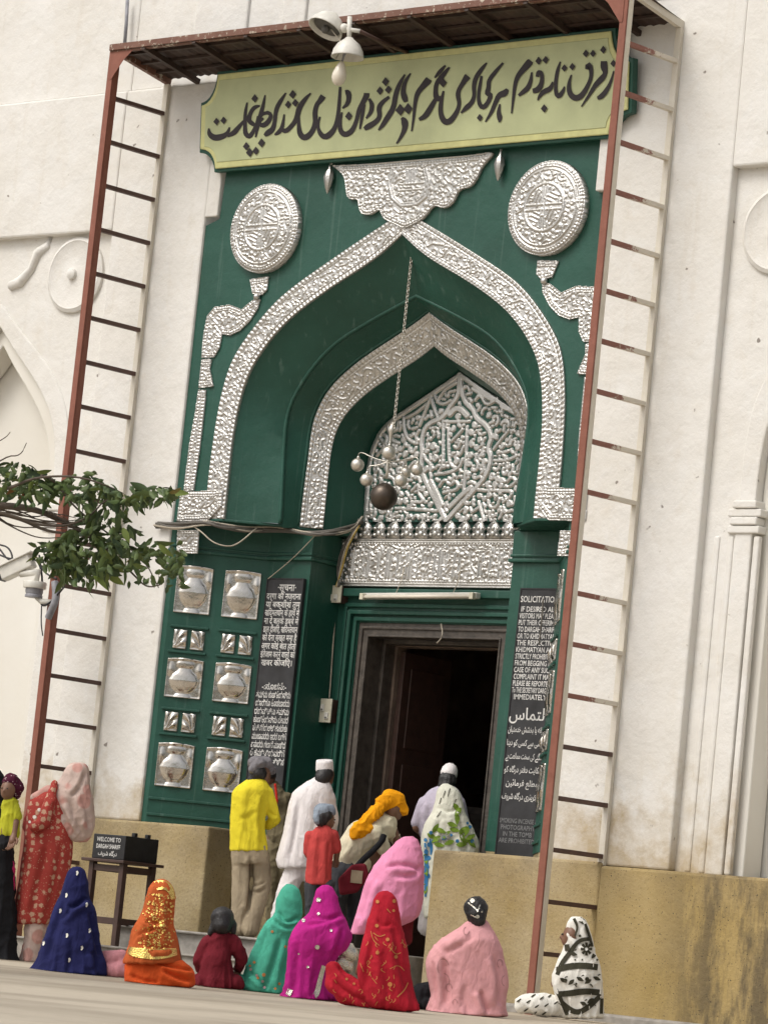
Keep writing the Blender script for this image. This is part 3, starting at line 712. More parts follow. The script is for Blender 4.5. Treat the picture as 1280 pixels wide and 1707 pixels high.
# ---------------------------------------------------------------- sign board with the painted verse
SB = empty('sign_board', (0, -.15, 7.6), 'long lime green name board with notched corners and black painted calligraphy', 'sign')
n_ = np.cross(np.array((1., 0, 0)), np.array((0, -.10, .90))); n_ /= np.linalg.norm(n_)       # board leans forward
p0_ = np.array((0, -.12, 7.6))
def SP(x, y, off=0.):
    d = ray(x, y); q = CP+d*((p0_-CP)@n_)/(d@n_); return q+n_*off
if n_[1] > 0: n_ = -n_
def lr(x, z): return np.array((x, p0_[1]-.10/.90*(z-7.6), z))
nt = [(math.sin(a)*.17, .17-math.cos(a)*.17) for a in np.linspace(0, math.pi/2, 7)]
def outline(ix):
    o = []
    zb, zm1, zm2, zt = 7.60+ix, 7.80+ix*.3, 8.22-ix*.3, 8.50-ix; xi, xo = 2.34-ix*.4, 2.54-ix
    rt = [(xi, zb)]+[(xo-(xo-xi)*math.cos(t), zb+(zm1-zb)*math.sin(t)) for t in np.linspace(.12, math.pi/2-.12, 7)]+[(xo-.0, zm1), (xo, zm2)]+[(xo-(xo-xi)*math.cos(t), zt-(zt-zm2)*math.sin(t)) for t in np.linspace(math.pi/2-.12, .12, 7)]+[(xi, zt)]
    return rt+[(-x, z) for x, z in rt[::-1]]
def slab(mb, ol, o0, o1):
    n = len(ol); vs = [lr(x, z)+n_*o1 for x, z in ol]+[lr(x, z)+n_*o0 for x, z in ol]
    mb.add(vs, [tuple(range(n)), tuple(range(n, 2*n))[::-1]]+[(i, n+i, n+(i+1) % n, (i+1) % n) for i in range(n)])
mb = MB(); slab(mb, [(x*1.012, z+(-.03 if z < 8 else .03)) for x, z in outline(0)], -.09, -.012); mb.build('backing_board', M['green'], SB, bevel=.008)
mb = MB(); slab(mb, outline(0.0), -.01, .012); mb.build('rim', M['signrim'], SB, bevel=.01)
mb = MB(); slab(mb, outline(.06), .0, .018); mb.build('panel', M['signgreen'], SB, bevel=.004)
Z1 = (320, 100, 5.333); Z2 = (520, 90, 5.333); Z3 = (720, 60, 6.4); Z4 = (880, 40, 6.4)
strokes = [
 (Z1, [(165,610,12),(168,660,40),(210,695,50),(270,690,50),(330,660,35),(350,600,12)]), (Z1, [(330,680,20),(390,650,45),(430,600,35),(475,545,20)]),
 (Z1, [(505,380,8),(488,470,28),(485,600,30),(490,660,40),(525,690,40),(560,640,30),(590,560,20),(600,500,12)]), (Z1, [(620,410,12),(570,420,35),(535,470,30),(515,540,40),(560,575,35),(575,585,20)]),
 (Z1, [(665,315,10),(645,420,30),(620,500,35),(600,590,30),(580,690,14)]), (Z1, [(620,500,20),(680,465,30),(725,490,30),(690,560,40),(640,590,40),(605,560,25),(650,520,18)]),
 (Z1, [(850,295,10),(800,370,35),(762,440,35),(752,540,30),(735,620,40),(690,650,50),(660,675,25)]),
 (Z1, [(835,485,10),(825,560,25),(810,620,35),(780,650,35),(750,668,15)]), (Z1, [(810,620,30),(850,640,40),(900,590,35),(945,530,40),(965,430,45),(1020,350,35),(1070,298,12)]),
 (Z1, [(965,480,12),(962,580,30),(975,670,45),(1020,700,50),(1080,650,40),(1115,560,40),(1105,480,40),(1120,400,35),(1150,370,40),(1170,340,50),(1182,322,46)]),
 (Z2, [(265,295,20),(258,420,28),(245,560,30),(220,660,35),(170,725,50),(120,745,45),(80,700,35),(65,640,20),(85,560,15)]), (Z2, [(310,345,36),(335,340,45),(345,390,40),(330,450,35),(285,485,15)]),
 (Z2, [(280,520,14),(262,610,28),(265,690,40),(310,725,45),(370,690,40),(410,600,30),(430,500,35),(470,430,40),(500,370,45),(500,350,45)]), (Z2, [(480,450,20),(460,550,30),(440,670,14)]),
 (Z2, [(520,400,20),(550,450,35),(540,520,35),(495,575,15)]), (Z2, [(700,385,25),(640,430,35),(605,480,40),(620,560,35),(580,610,40),(510,650,50),(480,670,30)]),
 (Z2, [(840,185,10),(790,270,35),(755,370,40),(740,480,40),(690,560,45),(640,640,35),(605,680,14)]), (Z2, [(890,175,10),(840,250,30),(820,340,40),(840,400,50),(850,430,30)]),
 (Z2, [(810,570,20),(840,600,60),(840,670,40),(800,750,25),(765,800,8)]), (Z2, [(1055,225,50),(1045,240,60),(1000,290,45),(950,350,40),(930,430,30),(920,550,22),(900,690,12)]),
 (Z2, [(1200,105,15),(1150,160,35),(1105,215,15)]), (Z2, [(1235,120,15),(1180,190,40),(1120,260,35),(1110,340,35),(1120,400,50),(1165,400,40)]), (Z2, [(1115,400,30),(1070,480,45),(1020,560,45),(965,585,25)]),
 (Z3, [(140,590,20),(110,720,40),(105,830,45),(150,930,60),(220,910,55),(290,800,40),(310,720,35),(290,640,45),(300,580,40),(350,500,45),(390,440,65),(400,430,60)]),
 (Z3, [(600,290,15),(550,350,40),(480,450,45),(460,550,40),(470,640,35),(440,720,45),(380,770,50),(325,825,14)]), (Z3, [(545,430,20),(525,540,35),(510,640,30),(520,730,40),(560,775,50),(610,720,40),(650,630,45),(600,620,55),(620,560,40),(620,480,40),(680,400,40),(775,290,20)]),
 (Z3, [(820,570,30),(790,620,70),(730,630,50),(690,720,40),(650,820,35),(585,920,10)]), (Z3, [(740,730,15),(725,820,40),(740,880,55),(735,925,15)]),
 (Z3, [(1070,268,50),(1060,280,70),(1000,350,60),(930,430,45),(900,520,35),(885,650,28),(865,830,14)]), (Z3, [(1080,390,15),(1070,480,35),(1040,560,50),(990,600,45),(940,640,25)]),
 (Z3, [(1140,440,35),(1150,380,40),(1190,400,35),(1190,500,40),(1150,580,60),(1090,590,45)]),
 (Z4, [(280,620,15),(255,700,50),(190,720,50),(140,770,35),(120,820,12)]), (Z4, [(360,405,14),(330,500,35),(310,620,35),(310,730,35),(340,790,50),(390,720,35),(405,670,10)]),
 (Z4, [(478,545,12),(450,640,35),(455,740,50),(510,800,60),(580,780,55),(640,690,40),(690,580,35),(690,480,40),(660,430,66),(648,490,40)]),
 (Z4, [(825,400,60),(825,470,70),(845,530,35),(800,590,60),(730,660,45),(670,760,30),(585,885,8)]), (Z4, [(930,505,8),(900,620,25),(850,720,45),(790,785,50),(755,795,30)])]
dots = [(Z1,235,550,32),(Z1,298,540,32),(Z1,575,345,35),(Z1,635,740,38),(Z1,585,810,35),(Z1,500,770,35),(Z1,530,825,38),(Z1,912,310,38),(Z1,872,400,34),(Z1,935,385,34),
 (Z2,343,555,38),(Z2,670,250,38),(Z2,620,330,36),(Z2,695,320,36),(Z2,800,500,50),(Z2,870,490,48),(Z2,1180,260,40),(Z3,528,875,38),(Z3,1155,270,42),(Z3,1230,260,40),
 (Z4,190,905,42),(Z4,405,475,38),(Z4,490,460,38),(Z4,635,320,40),(Z4,710,320,38),(Z4,820,280,40),(Z4,928,425,38)]
def ribbon(mb, pts, fn, off=.0):     # pts [(x, y, width)] in pixels, fn(x, y) -> point
    q = resample(smooth(np.array(pts, float), 2), max(6, len(pts)*4)); t = np.gradient(q[:, :2], axis=0); t /= np.linalg.norm(t, axis=1)[:, None]+1e-9
    # a reed pen held at an angle: strokes thin along one direction
    nn = np.stack([-t[:, 1], t[:, 0]], 1); L = []; Rr = []
    for (x, y, w), n2 in zip(q, nn):
        a = fn(x+n2[0]*w/2, y+n2[1]*w/2); b = fn(x-n2[0]*w/2, y-n2[1]*w/2)
        if a is None or b is None: 
            if len(L) > 1: mb.add(L+Rr, [(i, i+1, len(L)+i+1, len(L)+i) for i in range(len(L)-1)])
            L, Rr = [], []; continue
        L.append(a); Rr.append(b)
    if len(L) > 1: mb.add(L+Rr, [(i, i+1, len(L)+i+1, len(L)+i) for i in range(len(L)-1)])
for k, ((ox, oy, s), pts) in enumerate(strokes):
    mb = MB(); ribbon(mb, [(ox+x/s, oy+y/s, max(w, 13)*1.12/s) for x, y, w in pts], lambda x, y: SP(x, y, .0215+k*.00012)); mb.build('brush_stroke', M['ink'], SB)
for k, ((ox, oy, s), x, y, r) in enumerate(dots):
    c = [(0, -1.08), (.85, -.1), (.1, 1.08), (-.85, .1)]; mb = MB(); mb.add([SP(ox+(x+a*r)/s, oy+(y+b*r)/s, .0265+k*.00012) for a, b in c], [(0, 1, 2, 3)]); mb.build('diacritic_dot', M['ink'], SB)
# ---------------------------------------------------------------- text helper
def text_mesh(lines, width, lh, size, spacing=1.0, align='CENTER', sx=1.0):
    """lines of text -> vertices, faces in a flat (x, z) frame, first line at z = 0 going down"""
    V = []; Fc = []
    for i, (s, dx, k) in enumerate(lines):
        if not s: continue
        cu = bpy.data.curves.new('t', 'FONT'); cu.body = s; cu.size = size*k; cu.align_x = align; cu.fill_mode = 'FRONT'; cu.resolution_u = 2; cu.offset = size*.012
        ob = bpy.data.objects.new('t', cu); COL.objects.link(ob)
        bpy.context.view_layer.update(); me = bpy.data.meshes.new_from_object(ob.evaluated_get(bpy.context.evaluated_depsgraph_get()))
        if len(me.vertices):
            xs = [v.co.x for v in me.vertices]; wd = max(xs)-min(xs); f = min(1.0*sx, width/wd) if wd > 0 else 1
            b = len(V); V += [(v.co.x*f+dx, v.co.y-i*lh) for v in me.vertices]; Fc += [tuple(b+j for j in p.vertices) for p in me.polygons]
        COL.objects.unlink(ob); bpy.data.objects.remove(ob); bpy.data.curves.remove(cu); bpy.data.meshes.remove(me)
    return V, Fc
def notice(name, label, x0, x1, zt, zb, Y, blocks):
    o = empty(name, ((x0+x1)/2, Y, zb), label, 'notice board')
    mb = MB(); mb.box(x0, x1, Y-.02, Y+.015, zb, zt); mb.build('board', M['board'], o, bevel=.004)
    mb = MB()
    for (w, t) in ((.012, .006),): 
        for a, b, c, d in ((x0, x1, zt-w, zt), (x0, x1, zb, zb+w), (x0, x0+w, zb+w, zt-w), (x1-w, x1, zb+w, zt-w)): mb.box(a, b, Y-.026, Y-.0205, c, d)
    mb.build('edge', M['black'], o)
    for lines, z, lh, size, mat, sx in blocks:
        for i, ln_ in enumerate(lines):
            V, Fc = text_mesh([ln_], (x1-x0)*.93, lh, size, sx=sx); mb = MB(); cx = (x0+x1)/2
            if Fc: mb.add([(cx+x, Y-.0225, z-i*lh+zz_) for x, zz_ in V], Fc); setp(mb.build('text_line', M[mat], o), kind='stuff')
L0 = lambda *a: [(s, 0, 1) for s in a]
hindi = [('·सूचना·', .03, 1.15)]+L0('दर्गा का नज़राना', 'या बक्शीश तुम', 'खिदमतयान के हाथ मे', 'ना दें बलके डब्बे में', 'डाल दीजिए, खिदमतयान', 'को देना सख्त मना है', 'अगर कोई बात होतो', 'इंतेजाम कर्ने वालो को', 'खबर कीजिए।')
kann = L0('-:ಸೂಚನೆ:-', 'ತಮ್ಮ ಕಾಣಿಕೆಯನ್ನು', 'ಯಾರಿಗೂ ಕೊಡಬಾರದು', 'ದಯವಿಟ್ಟು ತಮ್ಮ', 'ಕಾಣಿಕೆಯನ್ನು ದೇವರ', 'ಪೆಟ್ಟಿಗೆಯಲ್ಲಿ ಹಾಕಬೇಕು', 'ಮುಜಾವರರು ಇದರ ಬಗ್ಗೆ', 'ಏನಾದರು ಗಲಾಟೆ ಮಾಡಿದ', 'ರೆ ಕಮಿಟಿಯವರಿಗೆ', 'ದಯವಿಟ್ಟು ತಿಳಿಸ', 'ಬೇಕು')
notice('notice_board', 'tall black notice board lettered in white beside the silver vase panels', -1.70, -1.235, 3.76, 1.62, .535,
       [(hindi, 3.64, .0785, .082, 'chalk', .95), (kann, 2.71, .078, .080, 'chalk', .95)])
eng = L0('SOLICITATION', 'IF DESIRED ALL', 'VISITORS MAY PLEASE', 'PUT THEIR OFFERING', 'TO DARGAH SHARIFF', 'OR TO KHIDMATYAN', 'THE RESPECTIVE', 'KHIDMATYAN ARE', 'STRICTLY PROHIBITED', 'FROM BEGGING IN', 'CASE OF ANY SUCH', 'COMPLAINT IT MAY', 'PLEASE BE REPORTED', 'To THE SECRETARY DARGAH', 'IMMEDIATELY.')
urdu = [('ﺱﺎﻤﺘﻟﺍ', 0, 1.5)]+L0('ﻥﺎﯿﺘﻣﺪﺧ ﺶﺸﺨﺑ ﺎﯾ ﻪﻧﺍﺭﺬﻧ', 'ﺎﻨﯾﺩ ﻮﮐ ﯽﺴﮐ ﮯﺳ ﯽﺿﺮﻣ', 'ﮯﮨ ﺖﻌﻧﺎﻤﻣ ﺖﺨﺳ ﯽﮐ ﮯﻨﮕﻧﺎﻣ', 'ﻮﮐ ﮦﺎﮔﺭﺩ ﺮﺘﻓﺩ ﺖﯾﺎﮑﺷ', 'ﻦﯿﺋﺎﻣﺮﻓ ﻊﻠﻄﻣ', 'ﻒﯾﺮﺷ ﮦﺎﮔﺭﺩ ﯼﺮﭩﯾﺮﮑﺳ')
grey = L0('SMOKING INCENSE &', 'PHOTOGRAPHY', 'IN THE TOMB', 'ARE PROHIBITED')
notice('notice_board', 'tall black notice board lettered SOLICITATION in white capitals beside the doorway', 1.345, 1.80, 3.70, 1.33, .535,
       [(eng[:1], 3.575, .062, .078, 'chalk', 1.0), (eng[1:], 3.49, .0600, .066, 'chalk', .9), (urdu[:1], 2.53, .12, .10, 'chalk', 1.), (urdu[1:], 2.42, .118, .075, 'chalk', .9), (grey, 1.62, .058, .058, 'dimchalk', .9)])
# ---------------------------------------------------------------- canopy on ladder frames
CN = empty('entrance_canopy', (0, -.75, 0), 'rusty flat sheet canopy carried on two tall ladder shaped steel frames', 'canopy')
ZR = 8.66
for sg, xo, xw in ((-1, -3.23, -3.17), (1, 2.89, 2.95)):
    mb = MB(); mb.box(xo-.035, xo+.035, -.785, -.765, .0, ZR); mb.mi = 1 if sg > 0 else 0; mb.box(xo+.020, xo+.037, -.764, -.70, .0, ZR)
    mb.build('post', [M['redpost'], M['wpost']], CN, bevel=.003)
    mb = MB(); mb.box(xw-.03, xw+.03, -.075, -.055, .07, ZR-.15); mb.box(xw+.012, xw+.030, -.054, -.032, .07, ZR-.15); mb.build('post', M['wpost'], CN, bevel=.003)
    me = None
    for k in range(19):
        z = 8.215-k*.4283
        if z < .3: break
        mb = MB(); mb.bar((xo, -.74, z), (xw, -.06, z), .05, .038); mb.build('rung', M['rung_l'] if sg < 0 or k > 13 else M['rung_r'], CN, bevel=.003)
    mb = MB(); s_ = -sg; mb.prism([(xo, ZR), (xo, ZR-.28), (xo+s_*.03, ZR-.28), (xo+s_*.17, ZR-.1), (xo+s_*.3, ZR)], -.79, -.787); mb.build('gusset', M['redpost'], CN)
    mb = MB(); mb.bar((xo, -.79, ZR+.03), (xw, -.03, ZR-.12), .05, .07); mb.build('side_beam', M['wpost'] if sg > 0 else M['beam'], CN)
mb = MB(); mb.box(-3.25, 2.93, -.812, -.795, ZR-.0, ZR+.062); mb.box(-3.25, 2.93, -.795, -.74, ZR-.012, ZR-.001); mb.build('front_beam', M['beam'], CN, bevel=.004)
for k in range(9):
    x = -2.8+k*.66; mb = MB(); mb.bar((x, -.80, ZR+.0), (x+.02, -.03, ZR-.15), .045, .05); mb.build('joist', M['sheet'], CN)
for y in (-.62, -.42, -.22): 
    zq = ZR-(y+.8)*.19; mb = MB(); mb.box(-3.2, 2.9, y-.02, y+.02, zq+.028, zq+.05); mb.build('purlin', M['sheet'], CN)
for k in range(8):        # corrugated sheets laid side by side
    x0 = -3.24+k*.773; mb = MB(); nx = 28; vs = []
    for j, y in enumerate((-.793, -.4, -.03)):
        for i in range(nx): x = x0+.80*i/(nx-1); vs.append((x, y, ZR+.045-(y+.793)*.18+.007*math.cos(x*2*math.pi/.1)+.004*(k % 2)+random.uniform(-.004, .004)))
    mb.add(vs, [(j*nx+i, j*nx+i+1, (j+1)*nx+i+1, (j+1)*nx+i) for j in range(2) for i in range(nx-1)]); mb.build('roof_sheet', M['sheet'], CN, True)
# ---------------------------------------------------------------- lamps on the canopy edge
lp = P(580, 88, -1.02)
LA = empty('canopy_lamp', lp, 'pair of white enamel lamp shades with a milky bulb on the canopy edge', 'lamp')
top = P(583, 28, -1.02); mb = MB(); mb.tube([top, lp+[0, 0, .1]], .022); mb.tube([P(548, 40, -1.02), P(575, 48, -1.02), P(600, 52, -1.0)], .02); mb.ball(P(574, 47, -1.02), .045, 10); mb.build('bracket_pipe', M['whitemetal'], LA, True)
mb = MB(); mb.tube([P(600, 52, -1.0), P(640, 72, -.6), P(690, 92, -.1)], .018); mb.build('stay_pipe', M['rung_l'], LA, True)
shade = [(.0, .14), (.03, .14), (.05, .12), (.10, .08), (.135, .02), (.145, -.03), (.15, -.045), (.14, -.043), (.128, .0), (.09, .055), (.03, .09), (.0, .09)]
mb = MB(); mb.lathe(shade, lp-[0, 0, 0], 28); mb.build('lamp_shade', M['whitemetal'], LA, True)
c2 = P(546, 41, -1.05); mb = MB(); mb.lathe([(r*1.12, z) for r, z in shade], c2+[0, 0, -.01], 28, ax=(.12, .42, .9)); mb.build('lamp_shade', M['whitemetal'], LA, True)
mb = MB(); mb.lathe([(0, -.012), (.13, -.012), (.13, .0), (.0, .0)], c2+[0, 0, -.012], 24, ax=(.12, .42, .9)); mb.ball(c2+[.0, -.02, -.05], .04, 10); mb.build('lamp_reflector', M['lampdark'], LA, True)
bp = P(566, 124, -1.02); mb = MB(); mb.lathe([(.004, .12), (.02, .115), (.032, .09), (.05, .05), (.066, .0), (.066, -.035), (.052, -.075), (.025, -.1), (.003, -.105)], bp, 20, ax=(.12, 0, 1)); mb.build('bulb', M['bulb'], LA, True)
mb = MB(); mb.tube([bp+[.012, 0, .1], bp+[.02, .01, .18], lp+[0, 0, .03]], .012); mb.build('bulb_holder', M['grey'], LA, True)
mb = MB(); mb.tube([c2+[.05, 0, -.05], P(573, 75, -1.06), P(560, 98, -1.1), lp+[-.1, -.05, -.06]], .006, 6); mb.build('lamp_cord', M['wirew'], LA, True)
# ---------------------------------------------------------------- hanging ornament with balls
CH = empty('hanging_ornament', P(640, 828, .12), 'dark hanging globe with six silver balls on a long chain in the portal arch', 'ornament')
a, b = P(687, 418, .12), P(656, 715, .12); mb = MB(); n = 62
for k in range(n):
    c = a+(b-a)*(k+.5)/n; ln_ = np.linalg.norm(b-a)/n*.75
    ring = [c+np.array(((.013*math.cos(t))*(k % 2), (.013*math.cos(t))*(1-k % 2), ln_*math.sin(t))) for t in np.linspace(0, 2*math.pi, 9)]
    mb.tube(ring, .0045, 5)
mb.build('chain', M['pearl'], CH, True)
mb = MB(); mb.ball(P(640, 828, .12), .126, 28); mb.build('globe', M['globe'], CH, True)
hub = P(652, 722, .12)
for x, y, r, dy in ((596, 775, .062, 0), (648, 755, .064, -.1), (611, 800, .06, -.08), (695, 783, .055, .0), (668, 801, .06, -.08), (676, 788, .05, .12)):
    c = P(x, y, .12+dy); mb = MB(); mb.ball(c, r, 18); bl = mb.build('silver_ball', M['pearl'], CH, True)
    mb = MB(); h2 = P(646, 770, .12); mb.tube(smooth(np.array([h2, (h2+c)/2+[0, 0, .05], c+[0, 0, r+.07], c+[0, 0, r*.8]]), 2), .005, 6); mb.lathe([(.004, .03), (.016, .015), (.012, 0)], c+[0, 0, r*.9], 8); mb.build('arm', M['pearl'], CH, True)
mb = MB(); mb.lathe([(.006, .10), (.02, .06), (.035, .03), (.02, 0), (.012, -.08), (.03, -.2), (.012, -.34), (.012, -.42)], hub, 10); mb.build('stem', M['pearl'], CH, True)
# ---------------------------------------------------------------- tube light, switches, cables
a, b = P(607, 994, .86), P(797, 993, .86)
TL = empty('tube_light', (a+b)/2, 'white fluorescent tube fitting hung over the doorway', 'lamp')
mb = MB(); mb.bar(a, b, .07, .055); mb.build('housing', M['whitemetal'], TL, bevel=.008)
mb = MB(); mb.tube([a+[.04, -.05, -.012], b+[-.04, -.05, -.012]], .017, 10); mb.build('tube', M['bulb'], TL, True)
mb = MB(); 
for p, s_ in ((a, 1), (b, -1)): mb.box(*sorted((p[0]+s_*.005, p[0]+s_*.05)), p[1]-.075, p[1]-.03, p[2]-.04, p[2]+.02)
mb.build('lamp_holder', M['switch'], TL, bevel=.004)
mb = MB()
for f_ in (.28, .78):
    c = a+(b-a)*f_; mb.tube([c+[0, 0, .02], c+[.01, .05, .15], c+[0, .08, .28]], .005, 5)
mb.build('hanger_wire', M['wirew'], TL, True)
for nm, x0, y0, x1, y1, lab in (('switch_box', 545, 977, 571, 1004, 'small ivory socket box at the corner of the silver frieze'), ('switch_box', 524, 1166, 555, 1203, 'larger ivory switch box on the green wall left of the door')):
    pa, pb = P(x0, y1, .9), P(x1, y0, .9); o = empty(nm, ((pa[0]+pb[0])/2, .95, pa[2]), lab, 'switch box')
    mb = MB(); mb.box(pa[0], pb[0], .90, 1.0, pa[2], pb[2]); mb.build('back_box', M['wood'], o, bevel=.004)
    mb = MB(); mb.box(pa[0]-.004, pb[0]+.004, .885, .899, pa[2]-.004, pb[2]+.004); mb.build('face_plate', M['switch'], o, bevel=.004)
    w, h = pb[0]-pa[0], pb[2]-pa[2]
    for k in range(3 if h > .19 else 2):
        xx = pa[0]+w*(.22+.28*k if h > .19 else .28+.42*k); zz_ = pa[2]+h*(.28 if k != 1 or h < .19 else .62)
        mb = MB(); mb.box(xx-.022, xx+.022, .872, .886, zz_-.03, zz_+.03); mb.build('rocker', M['whitemetal'], o, bevel=.003)
        mb = MB(); mb.box(xx-.012, xx+.012, .868, .8725, zz_-.02, zz_-.012); mb.build('rocker_mark', M['black'], o)
def cable(pts, r, mat, name, label, sm=2):
    mb = MB(); q = smooth(np.array([np.array(p, float) for p in pts]), sm); mb.tube(list(q), r, 6)
    return setp(mb.build(name, M[mat], None, True), label, 'cable')
base = [P(262, 876, -.06), P(300, 879, -.07), P(345, 872, -.08), P(372, 878, -.04), P(420, 885, .22), P(470, 880, .40), P(520, 889, .46), P(560, 890, .55), P(590, 880, .80), P(604, 866, .90)]
for k in range(6):
    j = [p+np.array((random.uniform(-.02, .02), random.uniform(-.03, 0), random.uniform(-.035, .03))) for p in base]
    cable(j, .009+.003*(k % 3), 'wire' if k % 3 else 'wirew', 'loose_cable', 'dusty grey cable in the bundle strung along the green impost' if k % 3 else 'pale cable in the bundle strung along the green impost')['group'] = 'cables along the impost'
cable([P(315, 873, -.09), P(335, 885, -.09), P(355, 905, -.09), P(382, 912, .0), P(400, 905, .1), P(428, 880, .2)], .007, 'wirew', 'loose_cable', 'pale cable sagging in a loop under the bundle')
cable([P(525, 893, .5), P(490, 930, .5), P(447, 965, .5)], .005, 'wirew', 'thin_cable', 'thin brown wire running from the bundle down to the silver vase panel')
for k, mt in enumerate(('wirey', 'wirew', 'wire', 'wire')):
    cable([P(604-k, 868, .90), P(592-2*k, 888, .88), P(578-3*k, 915, .86), P(570-3*k, 950, .86), P(560+2*k, 978, .88)], .008, mt, 'drop_cable', ('yellow cable dropping past the frieze to the socket box', 'pale cable dropping past the frieze to the socket box', 'grey cable dropping past the frieze to the socket box', 'grey cable dropping past the frieze to the socket box')[k])['group'] = 'cables down to the socket box'
cable([P(560, 1004, .97), P(555, 1080, .97), P(549, 1166, .97)], .007, 'wirew', 'thin_cable', 'thin wire between the two switch boxes')
cable([P(735, 1040, .95), P(738, 1055, .93), P(735, 1065, .92), P(728, 1072, .92)], .006, 'wirew', 'hanging_string', 'short pale string hanging from the door lintel')
cable([P(905, 998, .48), P(903, 1030, .47), P(898, 1075, .47)],   .008, 'wire', 'hanging_string', 'brown cord hanging over the SOLICITATION board')
cable([P(213, 0, -.05), P(211, 40, -.05), P(208, 79, -.05)], .018, 'grey', 'conduit_pipe', 'thin grey conduit on the wall above the canopy corner', 0)
# ---------------------------------------------------------------- security camera on the left post
SC = empty('security_camera', P(80, 1003, -.80), 'white box security camera on a round bracket fixed to the red post', 'camera')
h0, h1 = P(5, 958, -.95), P(55, 934, -.85); mb = MB(); mb.bar(h0, h1, .13, .13); mb.build('housing', M['whitemetal'], SC, bevel=.012)
mb = MB(); mb.bar(h0+(h0-h1)*.12+[0, 0, .075], h1+(h1-h0)*.02+[0, 0, .075], .17, .015); mb.build('sun_shield', M['whitemetal'], SC, bevel=.004)
mb = MB(); mb.bar(h0+(h0-h1)*.08, h0+(h1-h0)*.02, .115, .115); mb.build('lens_window', M['black'], SC)
bc = P(59, 975, -.85); mb = MB(); mb.lathe([(.0, .03), (.105, .03), (.11, .02), (.11, -.025), (.105, -.035), (0, -.035)], bc, 24); mb.build('collar', M['whitemetal'], SC, True, angle=40)
mb = MB(); mb.lathe([(.085, -.035), (.085, -.07), (.075, -.09), (.085, -.10), (.085, -.12), (0, -.12)], bc, 20); mb.build('motor', M['grey'], SC, True, angle=40)
mb = MB(); mb.tube([bc+[.02, .02, -.11], P(70, 1003, -.82), P(86, 1004, -.79)], .028, 8); mb.tube([bc+[0, 0, .02], bc+[.03, -.0, .12], (h0+h1)/2+[.05, 0, -.06]], .035, 8); mb.build('arm', M['whitemetal'], SC, True)
for k, (pts, r) in enumerate((([P(0, 908, -.9), P(15, 912, -.9), P(23, 930, -.9), P(15, 935, -.9), P(0, 915, -.9)], .009), ([P(0, 925, -.9), P(20, 933, -.9), P(50, 930, -.85), P(66, 936, -.8), P(72, 965, -.8), P(68, 995, -.82), P(70, 1012, -.82), P(85, 1005, -.84), P(108, 978, -.86)], .010), ([P(66, 925, -.8), P(68, 945, -.8), P(78, 957, -.8), P(95, 965, -.8)], .009), ([P(70, 1010, -.82), P(69, 1040, -.82), P(72, 1060, -.82)], .006))):
    cable(pts, r, 'wirek', 'camera_cable', ('black cable coiled left of the security camera', 'black cable looping past the security camera bracket', 'short black cable behind the red post above the bracket', 'thin black wire hanging under the security camera')[k])
hp = [P(92, 970, -.83), P(94, 990, -.84), P(92, 1005, -.85), P(86, 1018, -.84), P(81, 1030, -.83)]
mb = MB(); mb.tube(smooth(np.array(hp), 2), .035, 8); setp(mb.build('cloth_wrap', M['grey'], None, True), 'grey cloth wrap bound round the red post below the camera', 'cloth')
# ---------------------------------------------------------------- black box on a wooden stand
LT = empty('notice_stand', (P(200, 1560, -1.15)[0], -1.15, .2), 'black lettered box on a dark wooden stand in front of the plinth', 'stand')
Yb = -1.15; tl, tr, br, bl_ = P(155, 1387, Yb), P(264, 1395, Yb), P(262, 1438, Yb), P(150, 1433, Yb)
x0, x1, z0, z1 = tl[0]+.02, P(211, 1391, Yb)[0], bl_[2]-.01, tl[2]-.01; DB = .43
mb = MB(); mb.box(x0, x1, Yb, Yb+DB, z0+.03, z1); bxo = mb.build('box', M['black'], LT, bevel=.006)
mb = MB(); 
for fy in (.15, .32): mb.box(x1-.06, x1-.02, Yb+fy-.02, Yb+fy+.02, z1, z1+.035)
mb.build('hasp', M['black'], LT, bevel=.004)
V, Fc = text_mesh(L0('WELCOME TO', 'DARGAH SHARIFF', 'ﻒﯾﺮﺷ ﮦﺎﮔﺭﺩ'), .30, .062, .055, sx=.9); mb = MB(); mb.add([(x0+.2+x, Yb-.004, z1-.065+z) for x, z in V], Fc); setp(mb.build('lettering', M['chalk'], LT), kind='stuff')
mb = MB(); mb.box(x0-.08, x1+.05, Yb-.05, Yb+DB+.05, z0-.0, z0+.028); mb.build('top_board', M['wood'], LT, bevel=.006)
for (fx, fy) in ((.03, 0), (.97, 0), (.05, 1), (.95, 1)):
    xa = x0+(x1-x0)*fx; yy = Yb+(.02 if fy == 0 else DB-.03); mb = MB(); mb.bar((xa, yy, .195), (xa, yy, z0), .055, .055, up=(0, 1, 0)); mb.build('leg', M['wood'], LT, bevel=.004)
for (a, b) in (((.03, 0), (.97, 0)), ((.05, 1), (.95, 1)), ((.03, 0), (.05, 1)), ((.97, 0), (.95, 1))):
    for zz_ in (z0-.05, .42):
        mb = MB(); mb.bar((x0+(x1-x0)*a[0], Yb+(.02 if a[1] == 0 else DB-.03), zz_), (x0+(x1-x0)*b[0], Yb+(.02 if b[1] == 0 else DB-.03), zz_), .03, .06); mb.build('rail', M['wood'], LT, bevel=.004)
